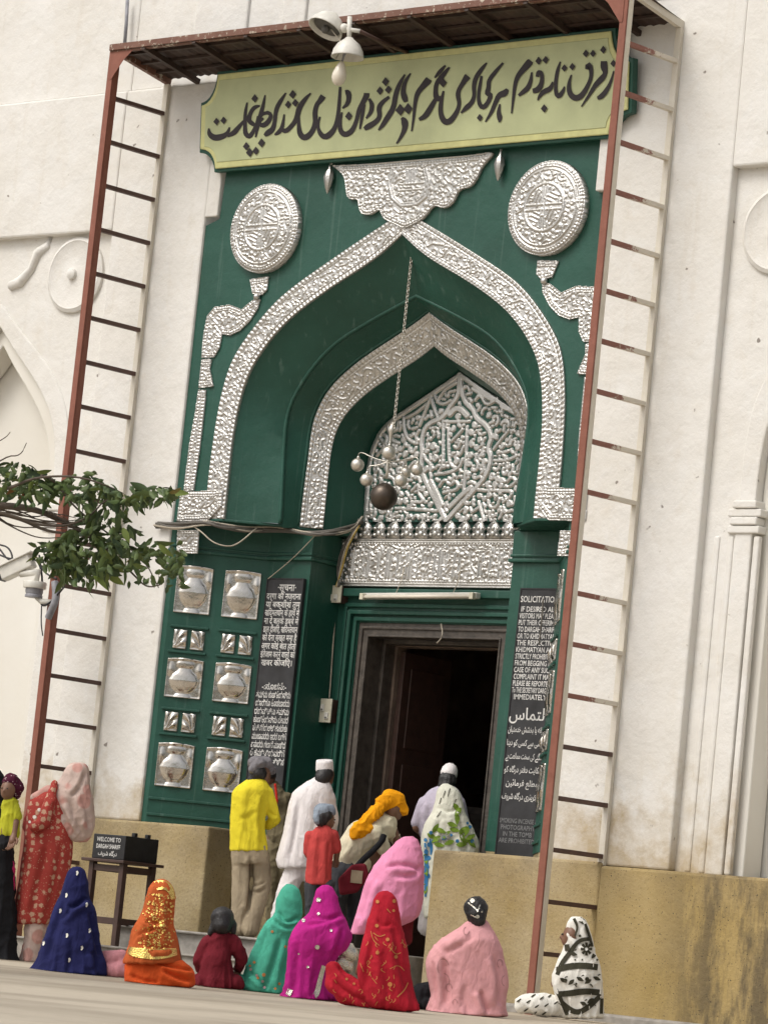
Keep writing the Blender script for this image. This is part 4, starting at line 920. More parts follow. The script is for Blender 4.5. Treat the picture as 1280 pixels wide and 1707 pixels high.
# ---------------------------------------------------------------- tree reaching in from the left
DT = 22.0
T0 = G(-330, 1670, 0); 
tdir = D(-330, 1100, DT)
tb = np.array((tdir[0], tdir[1], 0.)); TR = empty('courtyard_tree', tb, 'leafy tree with a slender limb reaching across the left ladder frame', 'tree')
tk = smooth(np.array([tb, tb+[.02, .03, .8], tb+[.06, -.02, 1.6], tb+[.02, .05, 2.3], tb+[-.05, .1, 3.2], tb+[-.15, .2, 4.2]]), 2)
mb = MB(); mb.tube(tk, [.17-.13*t for t in np.linspace(0, 1, len(tk))], 12)
mb.build('trunk', M['bark'], TR, True)
limbs = []
root = tb+np.array([.02, .05, 2.3])
def limb(px, r0, r1, dz=0., start=None):
    q = ([start] if start is not None else [])+[D(x, y, DT+d) for x, y, d in px]; q = smooth(np.array(q), 2); n = len(q)
    mb = MB(); mb.tube(q, [r0+(r1-r0)*i/(n-1) for i in range(n)], 7); return mb.build('limb', M['bark'], TR, True)
main = limb([(-120, 840, 0), (0, 842, 0), (60, 848, 0), (110, 872, .1), (170, 900, .1)], .035, .008, start=root)
l2 = limb([(-60, 845, .2), (30, 862, .2), (75, 885, .2), (120, 890, 0), (200, 905, 0)], .016, .005, start=D(-120, 840, DT))
l3 = limb([(20, 812, -.2), (60, 795, -.2), (130, 793, -.2), (180, 810, -.2), (205, 822, 0)], .011, .003, start=D(-60, 842, DT))
l4 = limb([(20, 858, -.1), (60, 875, -.1), (110, 878, -.1), (150, 862, -.1), (180, 828, 0), (225, 835, 0)], .011, .003, start=D(-60, 842, DT))
l5 = limb([(90, 800, .1), (108, 825, .1), (130, 850, .1), (170, 882, .1), (240, 930, .1), (265, 980, .1)], .009, .003, start=D(70, 793, DT-.2))
l6 = limb([(200, 935, .1), (225, 960, 0), (245, 980, 0), (268, 975, 0)], .009, .003, start=D(150, 890, DT))
l7 = limb([(10, 760, 0), (35, 760, 0), (45, 738, 0)], .006, .002, start=D(-40, 800, DT)); limb([(10, 730, 0), (18, 720, 0)], .004, .002, start=D(-20, 745, DT))
for k in range(9):
    y = 850+random.uniform(-10, 30); limb([(20+random.uniform(-10, 30), y+random.uniform(-8, 8), .1), (60+random.uniform(0, 40), y+random.uniform(-5, 25), 0), (110+random.uniform(0, 60), y+random.uniform(0, 40), 0)], .006, .002, start=D(-20, 845+random.uniform(-10, 15), DT))
def leafmesh(bend, wid):
    nl = 6; vs = []; fs = []
    for i in range(nl+1):
        t = i/nl; w = wid*math.sin(math.pi*min(1, t*.92+.04))**.8*(1-.35*t); z = -bend*t*t; x = t*(1-.12*bend*t)
        vs += [(x, -w, z+w*.35), (x, 0, z), (x, w, z+w*.35)]
    for i in range(nl):
        for s_ in (0, 1): fs.append((i*3+s_, i*3+s_+1, i*3+s_+4, i*3+s_+3))
    me = bpy.data.meshes.new('leaf'); me.from_pydata(vs, [], fs); me.polygons.foreach_set('use_smooth', [True]*len(fs)); me.materials.append(M['leaf']); return me
LM = [leafmesh(.35, .22), leafmesh(.15, .24), leafmesh(.6, .21), leafmesh(.25, .18)]
clus = [(30, 800, 38, 32, 34, main), (60, 815, 30, 25, 14, main), (130, 815, 50, 24, 30, l3), (175, 845, 40, 40, 34, l4), (215, 825, 26, 16, 14, l4), (262, 822, 26, 14, 22, l4), (150, 915, 62, 36, 62, main), (205, 910, 30, 40, 26, l5), (95, 925, 36, 28, 26, l2), (150, 950, 50, 22, 26, main), (250, 920, 22, 20, 10, l5), (288, 945, 22, 40, 26, l5), (240, 960, 30, 18, 8, l6), (150, 790, 14, 6, 4, l3)]
nleaf = 0
for cx, cy, rx, ry, n, par in clus:
    for k in range(n):
        if nleaf >= 298: break
        a = random.uniform(0, 6.28); rr = math.sqrt(random.random()); x, y = cx+rx*rr*math.cos(a), cy+ry*rr*math.sin(a)
        p = D(x, y, DT+random.uniform(-.22, .22)); o = bpy.data.objects.new('leaf', random.choice(LM)); COL.objects.link(o)
        o.parent = par; mi = inv(TR)
        out = math.atan2(math.sin(a), math.cos(a)); az = random.uniform(-.9, .9)+(.3 if x > cx else math.pi+.6)
        dr = Vector((math.cos(az)*R0[0]*1+random.uniform(-.3, .3), math.cos(az)*R0[1]+random.uniform(-.3, .3), -random.uniform(.15, 1.5)+(.5 if y < 825 else 0)))
        dr.normalize(); s_ = random.uniform(.08, .13)
        q = dr.to_track_quat('X', 'Z') @ Matrix.Rotation(random.uniform(-1.3, 1.3)+1.1, 3, 'X').to_quaternion()
        o.rotation_mode = 'QUATERNION'; o.rotation_quaternion = q; o.location = mi @ Vector([float(v) for v in p]); o.scale = (s_, s_, s_); nleaf += 1
rl_ = random.Random(8); mb = MB()
for cx, cy, rx, ry, n, par in clus:            # the small leaves between the large ones
    for k in range(int(n*2.1)):
        a = rl_.uniform(0, 6.28); rr = math.sqrt(rl_.random()); p = D(cx+rx*rr*math.cos(a), cy+ry*rr*math.sin(a), DT+rl_.uniform(-.25, .25))
        t = np.array((rl_.gauss(0, .7), rl_.gauss(0, .7), rl_.gauss(-.7, .5))); t /= np.linalg.norm(t); s_ = np.cross(t, (CF[0]+rl_.uniform(-.5, .5), CF[1], rl_.uniform(-.5, .5))); s_ /= np.linalg.norm(s_); u = np.cross(s_, t); L_ = rl_.uniform(.05, .085)
        mb.add([p, p+t*L_*.3+s_*L_*.2+u*.006, p+t*L_*.65+s_*L_*.17+u*.004, p+t*L_-u*.012, p+t*L_*.65-s_*L_*.17+u*.004, p+t*L_*.3-s_*L_*.2+u*.006, p+t*L_*.45-u*.004], [(0, 1, 6), (1, 2, 6), (2, 3, 6), (3, 4, 6), (4, 5, 6), (5, 0, 6)])
setp(mb.build('small_leaves', M['leaf2'], TR, True), kind='stuff')
# the crown outside the picture
rr_ = random.Random(3); mb = MB(); cc = tb+np.array((-.3, .3, 4.0))
for k in range(2600):
    v = np.array([rr_.gauss(0, 1) for _ in range(3)]); v /= np.linalg.norm(v); p = cc+v*np.array((1.25, 1.25, .95))*rr_.uniform(.45, 1)**.5
    if (p-CP) @ CR/((p-CP) @ CF)*FPX > -690: continue
    t = np.array([rr_.gauss(0, 1), rr_.gauss(0, 1), rr_.gauss(-.6, .6)]); t /= np.linalg.norm(t); s_ = np.cross(t, (0.2, .1, 1)); s_ /= np.linalg.norm(s_)
    mb.add([p, p+t*.05+s_*.022, p+t*.11, p+t*.05-s_*.022], [(0, 1, 2, 3)])
setp(mb.build('crown', M['leaf'], TR), kind='stuff')
# ---------------------------------------------------------------- people
def fabric(name, col, var=.18, rough=.85, fleck=None, sheen=.2, metal=0., bs=220):
    t = NT(name); v = t.coord(); f = t.noise(v, 7, 4); c = t.mix(t.mr(f, .3, .7), tuple(k*(1-var) for k in col), tuple(min(1, k*(1+var)) for k in col))
    if fleck:
        sc, thr, fc = fleck; vo = t.n('TexVoronoi', Scale=sc); t.t.links.new(v, vo.inputs['Vector']); c = t.mix(t.mr(vo.outputs['Distance'], thr, thr*.8), c, fc)
    t.base(c); b1 = t.bump(t.noise(t.coord(True, (1, 1, .45)), 17, 4, .55, 1.6), .55, .02); t.bump(t.noise(v, bs, 2), .2, .003, b1); t.set(Roughness=.92 if not metal else rough, Metallic=metal); t.b.inputs['Specular IOR Level'].default_value = .15; return t.m
def floral(name, base, fl, scale=11., c2=None):
    t = NT(name); v = t.coord(); vo = t.n('TexVoronoi', Scale=scale); vo.inputs['Randomness'].default_value = .35; t.t.links.new(v, vo.inputs['Vector'])
    d = t.math('ADD', vo.outputs['Distance'], t.mr(t.noise(v, 60, 2), .3, .7, -.1, .1)); ring = t.mr(t.math('ABSOLUTE', t.math('SUBTRACT', d, .22)), .11, .05)
    c = t.mix(t.math('MULTIPLY', t.mr(d, .38, .30), .75), base, fl); c = t.mix(t.math('MULTIPLY', ring, .35), c, c2 or fl)
    v2 = t.n('TexVoronoi', Scale=scale*2.6); t.t.links.new(v, v2.inputs['Vector']); c = t.mix(t.math('MULTIPLY', t.mr(v2.outputs['Distance'], .22, .16), .55), c, fl)
    t.base(c); return t.set(Roughness=.9)
skin = simple('brown_skin', (.17, .085, .05), .55, var=.1, bump=0); hairm = simple('black_hair', (.012, .010, .010), .45, bscale=120, bump=.5)
F_ = dict(navy=fabric('navy_cotton', (.016, .018, .075)), rose=fabric('rose_cotton', (.50, .22, .24)), orange=fabric('orange_tinsel_veil', (.48, .105, .030), fleck=None), orange2=fabric('orange_skirt_cloth', (.62, .09, .02)),
  maroon=fabric('maroon_knit', (.14, .014, .022)), teal=fabric('mint_green_veil', (.07, .36, .25)), magenta=fabric('magenta_veil', (.42, .018, .20)), red=fabric('red_veil', (.40, .016, .030)), pink=fabric('pale_pink_shawl', (.62, .31, .32), var=.1),
  blackc=fabric('black_cotton', (.014, .014, .016)), cream=fabric('cream_shirt_cotton', (.60, .55, .40)), yellow=fabric('lemon_yellow_shirt', (.72, .60, .035), var=.08), beige=fabric('beige_trouser_cloth', (.33, .27, .185)), khaki=fabric('khaki_uniform', (.15, .125, .075)),
  white=fabric('white_kurta_cotton', (.74, .70, .69), var=.06), lav=fabric('lavender_kurta_cotton', (.46, .42, .50), var=.08), redshirt=fabric('coral_red_shirt', (.46, .060, .055)), dark=fabric('charcoal_trousers', (.045, .047, .052)), grey=fabric('grey_cloth_cap', (.20, .19, .20)),
  bluegrey=fabric('blue_grey_scarf', (.24, .28, .33)), turban=fabric('marigold_turban', (.80, .33, .008), var=.12), bubble=fabric('bubblegum_pink_dress', (.68, .25, .40), var=.10), whitep=fabric('white_print_cotton', (.70, .68, .62), var=.05), scarfp=fabric('blush_scarf', (.52, .40, .35), fleck=(7, .5, (.50, .28, .24))),
  dress=floral('red_floral_cotton', (.32, .035, .025), (.50, .33, .22), 15.), veilw=fabric('ivory_veil', (.62, .62, .52), var=.08), lime=fabric('lime_shirt', (.42, .42, .03)), check=fabric('maroon_check_cap', (.07, .012, .03), fleck=(40, .25, (.4, .3, .3))))
gold = simple('gold_thread', (.80, .55, .16), .22, metal=1., bscale=90, bump=.6); silverth = simple('silver_thread', (.62, .60, .52), .25, metal=1., bscale=90, bump=.8); greenp = fabric('leaf_green_print', (.16, .25, .035)); bluep = fabric('blue_print', (.045, .17, .34)); darkp = fabric('dark_olive_print', (.045, .042, .028)); whitet = fabric('white_motif', (.72, .70, .62)); blush = fabric('gold_pink_print', (.50, .20, .07)); darkgold = fabric('dull_gold_print', (.42, .30, .06)); redtrim = fabric('red_lanyard', (.5, .03, .02))
GRD = {}
class Fig:
    def __init__(s, label, base, z=None, Y=None, group=None):
        b = G(base[0], base[1], z) if Y is None else P(base[0], base[1], Y); s.z0 = z if Y is None else (z or 0.); b = np.array((b[0], b[1], s.z0))
        s.b = b; s.o = empty('person', b, label, 'person', group, rz=ya); s.f = np.array((CF[0], CF[1], 0.)); s.f /= np.linalg.norm(s.f)
        s.cl = {}
    def W(s, x, y, dy=0.):            # pixel -> world point on the upright plane through the person, dy metres further away
        d = ray(x, y); q = s.b+s.f*dy; return CP+d*((q-CP) @ s.f)/(d @ s.f)
    def L(s, x, y, dy=0.):
        p = s.W(x, y, dy)-s.b; return np.array((p @ R0, p @ s.f, p[2]))
    def cap(s, mb, a, ra, b, rb, n=14):
        a = np.array(a); b = np.array(b); t = b-a; L = np.linalg.norm(t)
        if L < 1e-5: mb.ball(a, ra, n); return
        prof = [(ra*math.sin(u), -ra*math.cos(u)) for u in np.linspace(.05, math.pi/2, 5)]+[(rb*math.cos(u), L+rb*math.sin(u)) for u in np.linspace(0, math.pi/2-.05, 5)]
        mb.lathe(prof, a, n, ax=t/L)
    def shape(s, name, chains, mat, vox=.0115, sm=3, fold=(.010, 9, 2.2), parent=None, extra=None, seed=0, floorz=0.004, keep=True, flat=1.0, crease=()):
        mb = MB()
        for ch in chains:
            if isinstance(ch, dict):
                rw = np.array(ch['rows'], float); rw = smooth(rw, 1); yy = np.linspace(rw[0, 0], rw[-1, 0], max(10, int((rw[-1, 0]-rw[0, 0])/3)))
                xl = np.interp(yy, rw[:, 0], rw[:, 1]); xr = np.interp(yy, rw[:, 0], rw[:, 2]); nn = 32; vs = []; fs = []
                for k, y in enumerate(yy):
                    a = s.L(xl[k], y, 0.); b = s.L(xr[k], y, 0.); w = np.linalg.norm(b-a)/2; u = (b-a)/(2*w+1e-9); c = (a+b)/2
                    d = min(w*ch.get('d', .8), ch.get('dmax', .17)); dy = np.interp(y, *ch['dy']) if 'dy' in ch else 0.
                    for j in range(nn):
                        t = 2*math.pi*j/nn; cx, sy = math.cos(t), math.sin(t)
                        vs.append(c+u*w*np.sign(cx)*abs(cx)**.9+np.array((0, dy+d*sy, 0)))
                for k in range(len(yy)-1):
                    for j in range(nn): fs.append((k*nn+j, (k+1)*nn+j, (k+1)*nn+(j+1) % nn, k*nn+(j+1) % nn))
                fs.append(tuple(range(nn))); fs.append(tuple((len(yy)-1)*nn+j for j in range(nn))[::-1]); mb.add(vs, fs); continue
            pts = [(s.L(c[0], c[1], c[2]), c[3]) for c in ch]
            if len(pts) == 1: mb.ball(pts[0][0], pts[0][1], 14)
            for (a, ra), (b, rb) in zip(pts[:-1], pts[1:]): s.cap(mb, a, ra, b, rb)
        me = mb.mesh('tmp'); ob = bpy.data.objects.new('tmp', me); COL.objects.link(ob)
        r = ob.modifiers.new('r', 'REMESH'); r.mode = 'VOXEL'; r.voxel_size = vox
        if sm: k = ob.modifiers.new('s', 'SMOOTH'); k.factor = .6; k.iterations = sm
        bpy.context.view_layer.update(); m2 = bpy.data.meshes.new_from_object(ob.evaluated_get(bpy.context.evaluated_depsgraph_get()))
        COL.objects.unlink(ob); bpy.data.objects.remove(ob); bpy.data.meshes.remove(me)
        n = len(m2.vertices); V = np.empty(n*3); m2.vertices.foreach_get('co', V); V = V.reshape(-1, 3); N = np.empty(n*3); m2.vertices.foreach_get('normal', N); N = N.reshape(-1, 3)
        if fold:
            am, fx, fz = fold; sh = np.array((seed*3.1+s.b[0]*7, seed*1.7, seed*.9)); zt = V[:, 2].max(); zb = V[:, 2].min()
            c0 = V.mean(0); th = np.arctan2(V[:, 1]-c0[1], V[:, 0]-c0[0]); rad = np.hypot(V[:, 0]-c0[0], V[:, 1]-c0[1])
            dn = np.clip((zt-V[:, 2])/(zt-zb+1e-6), 0, 1)
            warp = vnoise(V*[5, 5, 4]+sh)[:, None]
            q1 = np.stack([np.cos(th)*fx*.42, np.sin(th)*fx*.42, V[:, 2]*fz], 1)+sh+warp*.35; r1 = (1-np.abs(vnoise(q1)))**3
            a_ = .9+.25*seed; q2 = np.stack([V[:, 0]*4+V[:, 2]*(11 if seed % 2 else -11), V[:, 1]*7, V[:, 2]*5+V[:, 0]*(7 if seed % 2 else -7)], 1)+sh*1.3+warp*.7; r2 = (1-np.abs(vnoise(q2)))**4
            r3 = vnoise(V*[34, 34, 20]+sh)
            V = V+N*(am*(1.5*(r1-.3)*(.35+.9*dn)+1.2*(r2-.25)*(1-.45*dn)+0.12*r3))[:, None]
            if floorz is not None and zb < .1 and zt > .3:      # cloth spreads where it meets the ground
                V[:, :2] += N[:, :2]*(.03*np.exp(-np.clip(V[:, 2], 0, 9)/.05)*(.4+r1))[:, None]
        if crease:
            Wv = s.b+np.outer(V[:, 0], R0)+np.outer(V[:, 1], s.f)+np.outer(V[:, 2], (0, 0, 1)); dv = Wv-CP; zc = dv @ CF; px = np.stack([640+FPX*(dv @ CR)/zc, 853.5-FPX*(dv @ CU)/zc], 1)
            front = np.clip(-N[:, 1]*1.4+.15, 0, 1)
            for pth, am2, sg2 in crease:
                pl = resample(smooth(np.array(pth, float), 2), 40); dd = np.linalg.norm(px[:, None]-pl[None], axis=2); k = dd.argmin(1); d = dd[np.arange(len(px)), k]
                tp = np.minimum(1, np.minimum(k, 39-k)/6.)
                t2 = np.gradient(pl, axis=0); nr2 = np.stack([-t2[:, 1], t2[:, 0]], 1); nr2 /= np.linalg.norm(nr2, axis=1)[:, None]+1e-9; sd2 = ((px-pl[k])*nr2[k]).sum(1)
                V = V+N*(front*tp*am2*1.5*(-np.exp(-(sd2/sg2)**2)+.75*np.exp(-((sd2-2*sg2)/(1.5*sg2))**2))*(d < 6*sg2))[:, None]
        if flat != 1: V[:, 1] *= flat
        V[:, 2] = np.maximum(V[:, 2], floorz)
        m2.vertices.foreach_set('co', V.ravel()); m2.name = name
        m2.polygons.foreach_set('use_smooth', [True]*len(m2.polygons)); m2.materials.clear()
        if extra:                       # unmeshed details (fingers) joined to the same mesh
            bm = bmesh.new(); bm.from_mesh(m2); x = extra.mesh('x'); bm.from_mesh(x); bm.to_mesh(m2); bm.free(); bpy.data.meshes.remove(x); m2.polygons.foreach_set('use_smooth', [True]*len(m2.polygons))
        o = link(name, m2, mat, parent or s.o)
        if keep: s.cl[name] = o
        return o
    def head(s, x, y, dy, r, face=(0, 1), chest=None, arms=(), legs=(), hands=(), eyes=True):
        c = s.L(x, y, dy); f = np.array((*face, 0), float); f /= np.linalg.norm(f); sd = np.array((f[1], -f[0], 0)); k = r/.1
        mb = MB(); mb.ball(c, r, 18, (.86, .98, 1.08)); self = s
        def pt(a): return s.L(*a[:3])
        mb.ball(c+f*r*.30-np.array((0, 0, r*.45)), r*.66, 14)
        s.cap(mb, c+f*r*.88+np.array((0, 0, r*.05)), r*.08, c+f*r*1.06-np.array((0, 0, r*.26)), r*.15)
        s.cap(mb, c+f*r*.80-sd*r*.22-np.array((0, 0, r*.58)), r*.09, c+f*r*.80+sd*r*.22-np.array((0, 0, r*.58)), r*.09)
        for q in (-1, 1): mb.ball(c+sd*q*r*.86-np.array((0, 0, r*.08)), r*.24, 8, (.5, .6, 1.1))
        ch = pt(chest) if chest is not None else c-np.array((0, 0, .30))
        s.cap(mb, c-np.array((0, 0, r*.5)), r*.52, (c*.35+ch*.65), r*.58); s.cap(mb, c*.25+ch*.75, .06*k, ch, .085*k)
        s.cap(mb, ch, .09*k, ch-np.array((0, 0, .18)), .09*k)
        for ch_ in list(arms)+list(legs):
            pts = [(pt(a), a[3]) for a in ch_]
            s.cap(mb, ch if ch_ in arms else ch-np.array((0, 0, .18)), pts[0][1]*.8, pts[0][0], pts[0][1])
            for (a, ra), (b, rb) in zip(pts[:-1], pts[1:]): s.cap(mb, a, ra, b, rb)
        ex = MB()
        for (x1, y1, d1), (x2, y2, d2) in hands:
            a, b = s.L(x1, y1, d1), s.L(x2, y2, d2); t = (b-a)/np.linalg.norm(b-a); u = np.cross(t, (0, .3, 1)); u /= np.linalg.norm(u); w = np.cross(t, u)
            mb.ball(a+t*.03, .036, 12, (1, .7, 1)); s.cap(mb, a, .026, a+t*.06, .033)
            for q, ln in ((-1.5, .055), (-.5, .068), (.5, .072), (1.5, .064)):
                p = a+t*.085+u*q*.017; m_ = p+t*ln*.55-w*.006; s.cap(ex, p-t*.02, .0095, m_, .0088, 8); s.cap(ex, m_, .0088, m_+t*ln*.4-w*.022, .0075, 8)
            p = a+t*.035-u*.032; s.cap(ex, p, .0115, p+t*.03-u*.022-w*.008, .010, 8); s.cap(ex, p+t*.03-u*.022-w*.008, .010, p+t*.062-u*.024-w*.016, .0085, 8)
        tmp = s.cl.copy()
        # mesh the body (already local coordinates)
        me = mb.mesh('tmp'); ob = bpy.data.objects.new('tmp', me); COL.objects.link(ob)
        r_ = ob.modifiers.new('r', 'REMESH'); r_.mode = 'VOXEL'; r_.voxel_size = .010; k_ = ob.modifiers.new('s', 'SMOOTH'); k_.factor = .5; k_.iterations = 3
        bpy.context.view_layer.update(); m2 = bpy.data.meshes.new_from_object(ob.evaluated_get(bpy.context.evaluated_depsgraph_get())); COL.objects.unlink(ob); bpy.data.objects.remove(ob); bpy.data.meshes.remove(me)
        bm = bmesh.new(); bm.from_mesh(m2)
        if ex.v: xm = ex.mesh('x'); bm.from_mesh(xm); bpy.data.meshes.remove(xm)
        for v in bm.verts: v.co.z = max(v.co.z, .004)
        bm.to_mesh(m2); bm.free(); m2.polygons.foreach_set('use_smooth', [True]*len(m2.polygons)); m2.materials.clear(); m2.name = 'body'
        o = link('body', m2, skin, s.o)
        if eyes:
            for q in (-1, 1):
                e = MB(); e.ball(c+f*r*.86+sd*q*r*.34+np.array((0, 0, r*.06)), r*.12, 8, (1, .8, .7)); link('eye', e.mesh('eye', None, True), hairm, o)
        s.c, s.r = c, r
        return o
    def cap_on(s, name, mat, prof, tilt=(0, 0, 1), off=(0, 0, 0), sx=1, sy=1, n=24):
        mb = MB(); mb.lathe([(r*s.r, z*s.r) for r, z in prof], s.c+np.array(off)*s.r, n, ax=tilt, sx=sx, sy=sy); return link(name, mb.mesh(name, None, True), mat, s.o)
    def hit(s, name):
        o = s.cl[name]; me = o.data; mw = Matrix.Translation(s.o.location) @ Matrix.Rotation(ya, 4, 'Z')
        vs = [mw @ v.co for v in me.vertices]; bv = BVHTree.FromPolygons(vs, [tuple(p.vertices) for p in me.polygons])
        cp = Vector([float(v) for v in CP])
        def fn(x, y, off=.005):
            d = Vector([float(v) for v in ray(x, y)]).normalized(); h, nn, i, ds = bv.ray_cast(cp, d)
            if h is None: return None
            return np.array(h-d*off)
        return fn
    def trim(s, cloth, name, mat, strokes=(), discs=(), off=.006):
        fn = s.hit(cloth); mb = MB(); k = 0
        for st_ in strokes: k += 1; ribbon(mb, st_, lambda x, y: fn(x, y, off+k*.0003))
        for x, y, r in discs:
            k += 1; c = fn(x, y, off+.002)
            if c is None: continue
            pts = [fn(x+r*.8*math.cos(a), y+r*.8*math.sin(a), off+(k % 9)*.0004) for i, a in enumerate(np.linspace(0, 2*math.pi, 9)[:-1])]
            if any(p is None or np.linalg.norm(p-c) > .12 for p in pts): continue
            mb.add([c]+pts, [(0, i+1, (i+1) % 8+1) for i in range(8)])
        if not mb.f: return
        par = s.cl[cloth]; mi = (Matrix.Translation(s.o.location) @ Matrix.Rotation(ya, 4, 'Z')).inverted()
        me = bpy.data.meshes.new(name); me.from_pydata([tuple(mi @ Vector(v)) for v in mb.v], [], mb.f); me.polygons.foreach_set('use_smooth', [True]*len(mb.f))
        o = link(name, me, mat, par); o['kind'] = 'stuff'; return o
WG = 'women seated in a row on the paving'
# blue veil
f = Fig('seated woman wrapped in a navy blue cloak with small white motifs', (118, 1622), 0, group=WG)
f.head(128, 1472, .02, .088, chest=(126, 1530, .05), arms=[[(105, 1540, .05, .04), (98, 1590, .15, .035)], [(150, 1540, .05, .04), (160, 1585, .15, .035)]], legs=[[(105, 1605, .1, .06), (90, 1610, .35, .05)], [(150, 1605, .1, .06), (165, 1610, .35, .05)]])
f.shape('veil', [dict(rows=[(1444,124,134),(1447,118,140),(1455,112,144),(1470,107,147),(1490,102,148),(1500,98,150),(1508,95,156),(1516,92,160),(1530,87,162),(1550,80,165),(1570,73,167),(1590,67,171),(1602,63,178),(1612,60,178),(1626,57,176)], d=0.8, dmax=0.17), [(100, 1605, .25, .12), (145, 1605, .25, .12)]], F_['navy'], fold=(.007, 9, 1.5), crease=[([(112, 1512), (128, 1508), (146, 1497)], .022, 4), ([(100, 1535), (120, 1515), (140, 1503)], .014, 4), ([(150, 1520), (158, 1560), (168, 1598)], .014, 4), ([(108, 1500), (92, 1550), (76, 1605)], .012, 5), ([(122, 1560), (118, 1600), (120, 1620)], .010, 5), ([(152, 1585), (162, 1600), (160, 1618)], .016, 4)])
f.trim('veil', 'embroidery', whitet, strokes=[[(x-.5, y-3, 3), (x+1, y, 4), (x-1, y+4, 2)] for x, y in ((129, 1455), (111, 1492), (145, 1508), (101, 1518), (150, 1551), (112, 1559), (73, 1572), (116, 1600), (137, 1580))])
f.shape('trousers', [[(160, 1604, .10, .07), (185, 1598, .05, .06), (205, 1592, .02, .045)], [(175, 1618, .02, .05), (200, 1618, .0, .055), (207, 1600, .02, .04)]], F_['rose'])
# orange veil
f = Fig('seated woman in an orange veil with gold sequins and gold border', (262, 1642), 0, group=WG)
f.head(268, 1498, .02, .085, chest=(266, 1552, .05), arms=[[(245, 1565, .06, .04), (240, 1600, .16, .035)], [(288, 1565, .06, .04), (296, 1600, .16, .035)]], legs=[[(245, 1622, .1, .06), (235, 1628, .35, .05)], [(290, 1622, .1, .06), (305, 1628, .35, .05)]])
f.shape('veil', [dict(rows=[(1466,265,275),(1469,258,282),(1478,249,289),(1490,245,293),(1505,241,293),(1520,238,291),(1533,230,290),(1545,222,290),(1560,218,294),(1580,214,298),(1595,208,300),(1606,206,301)], d=0.8, dmax=0.17)], F_['orange'], fold=(.006, 10, 1.6), crease=[([(240, 1530), (255, 1540), (275, 1535)], .014, 3.5), ([(226, 1560), (245, 1552), (262, 1548)], .014, 3), ([(282, 1500), (280, 1530), (284, 1570)], .012, 4), ([(240, 1575), (262, 1582), (288, 1578)], .010, 3.5)])
f.shape('skirt', [dict(rows=[(1602,212,304),(1612,208,322),(1630,206,326),(1645,210,326)], d=0.5, dmax=0.17), [(262, 1620, .25, .12), (240, 1622, .25, .1)]], F_['orange2'], fold=(.007, 8, 5), crease=[([(270, 1615), (295, 1630), (325, 1636)], .02, 3.5), ([(265, 1605), (300, 1614), (325, 1618)], .016, 3), ([(215, 1625), (240, 1636), (265, 1638)], .014, 3)], seed=2)
f.trim('veil', 'gold_border', gold, strokes=[[(214, 1584, 12), (225, 1587, 16), (245, 1590, 17), (262, 1591, 17), (280, 1589, 16), (295, 1586, 12)], [(249, 1485, 12), (256, 1478, 15), (268, 1474, 16), (280, 1477, 14), (287, 1488, 9), (290, 1505, 6)]])
rs = random.Random(5); f.trim('veil', 'sequins', gold, discs=[(rs.gauss(264, 17), rs.uniform(1490, 1584), rs.choice((.8, 1.2, 1.6, 2.4))) for _ in range(330)])
# child in maroon
f = Fig('small child in a maroon top with short black hair sitting on the paving', (362, 1647), 0)
f.head(372, 1537, .0, .082, chest=(366, 1578, .0), arms=[[(345, 1580, .02, .032), (333, 1605, .05, .03), (338, 1625, .12, .026)], [(390, 1578, .02, .032), (404, 1600, .05, .03), (397, 1620, .12, .026)]], legs=[[(345, 1632, .1, .05), (340, 1636, .3, .04)], [(388, 1632, .1, .05), (400, 1636, .3, .04)]], hands=[((397, 1620, .12), (390, 1628, .2))])
f.shape('hair', [[(371, 1531, -.01, .090), (370, 1542, -.035, .074)], [(356, 1545, -.02, .03), (350, 1556, -.03, .02)], [(388, 1540, .0, .03), (390, 1556, .0, .018)]], hairm, vox=.011, sm=3, fold=(.004, 40, 12))
f.shape('top', [[(366, 1564, 0, .075), (362, 1600, 0, .105), (360, 1632, 0, .125)], [(346, 1570, .0, .05), (334, 1600, .03, .045), (338, 1618, .1, .04)], [(388, 1568, 0, .05), (403, 1597, .03, .045), (398, 1614, .1, .04)], [(335, 1636, 0, .06), (390, 1638, 0, .06)]], F_['maroon'], vox=.012)
f.shape('trousers', [[(350, 1636, .2, .06), (400, 1634, .12, .05)]], F_['teal'], vox=.014)
# mint veil
f = Fig('seated woman leaning sideways in a mint green veil with tiny flowers', (445, 1655), 0, group=WG)
f.head(484, 1506, .02, .088, chest=(470, 1562, .05), arms=[[(445, 1572, .06, .04), (440, 1610, .16, .035)], [(490, 1572, .06, .04), (488, 1610, .16, .035)]], legs=[[(430, 1640, .1, .06), (420, 1640, .35, .05)], [(470, 1640, .1, .06), (485, 1640, .35, .05)]])
f.shape('veil', [dict(rows=[(1474,478,487),(1477,472,493),(1486,465,500),(1500,461,504),(1518,460,504),(1528,455,503),(1536,443,501),(1550,436,495),(1570,428,488),(1600,414,484),(1630,404,481),(1648,400,477),(1657,412,474)], d=0.8, dmax=0.17), [(440, 1630, .25, .12)]], F_['teal'], fold=(.006, 10, 1.6), crease=[([(462, 1520), (478, 1540), (500, 1528)], .018, 3), ([(455, 1532), (475, 1548), (498, 1540)], .016, 3), ([(445, 1545), (432, 1590), (410, 1635)], .012, 4.5), ([(470, 1560), (455, 1610), (442, 1650)], .014, 5), ([(488, 1560), (474, 1610), (466, 1650)], .010, 4.5), ([(415, 1620), (432, 1634), (446, 1652)], .014, 3)], seed=3)
f.trim('veil', 'embroidery', blush, discs=[(454, 1553, 3), (476, 1578, 3), (424, 1604, 3), (440, 1625, 4), (417, 1610, 2.5), (466, 1640, 3), (459, 1648, 3), (430, 1630, 3)])
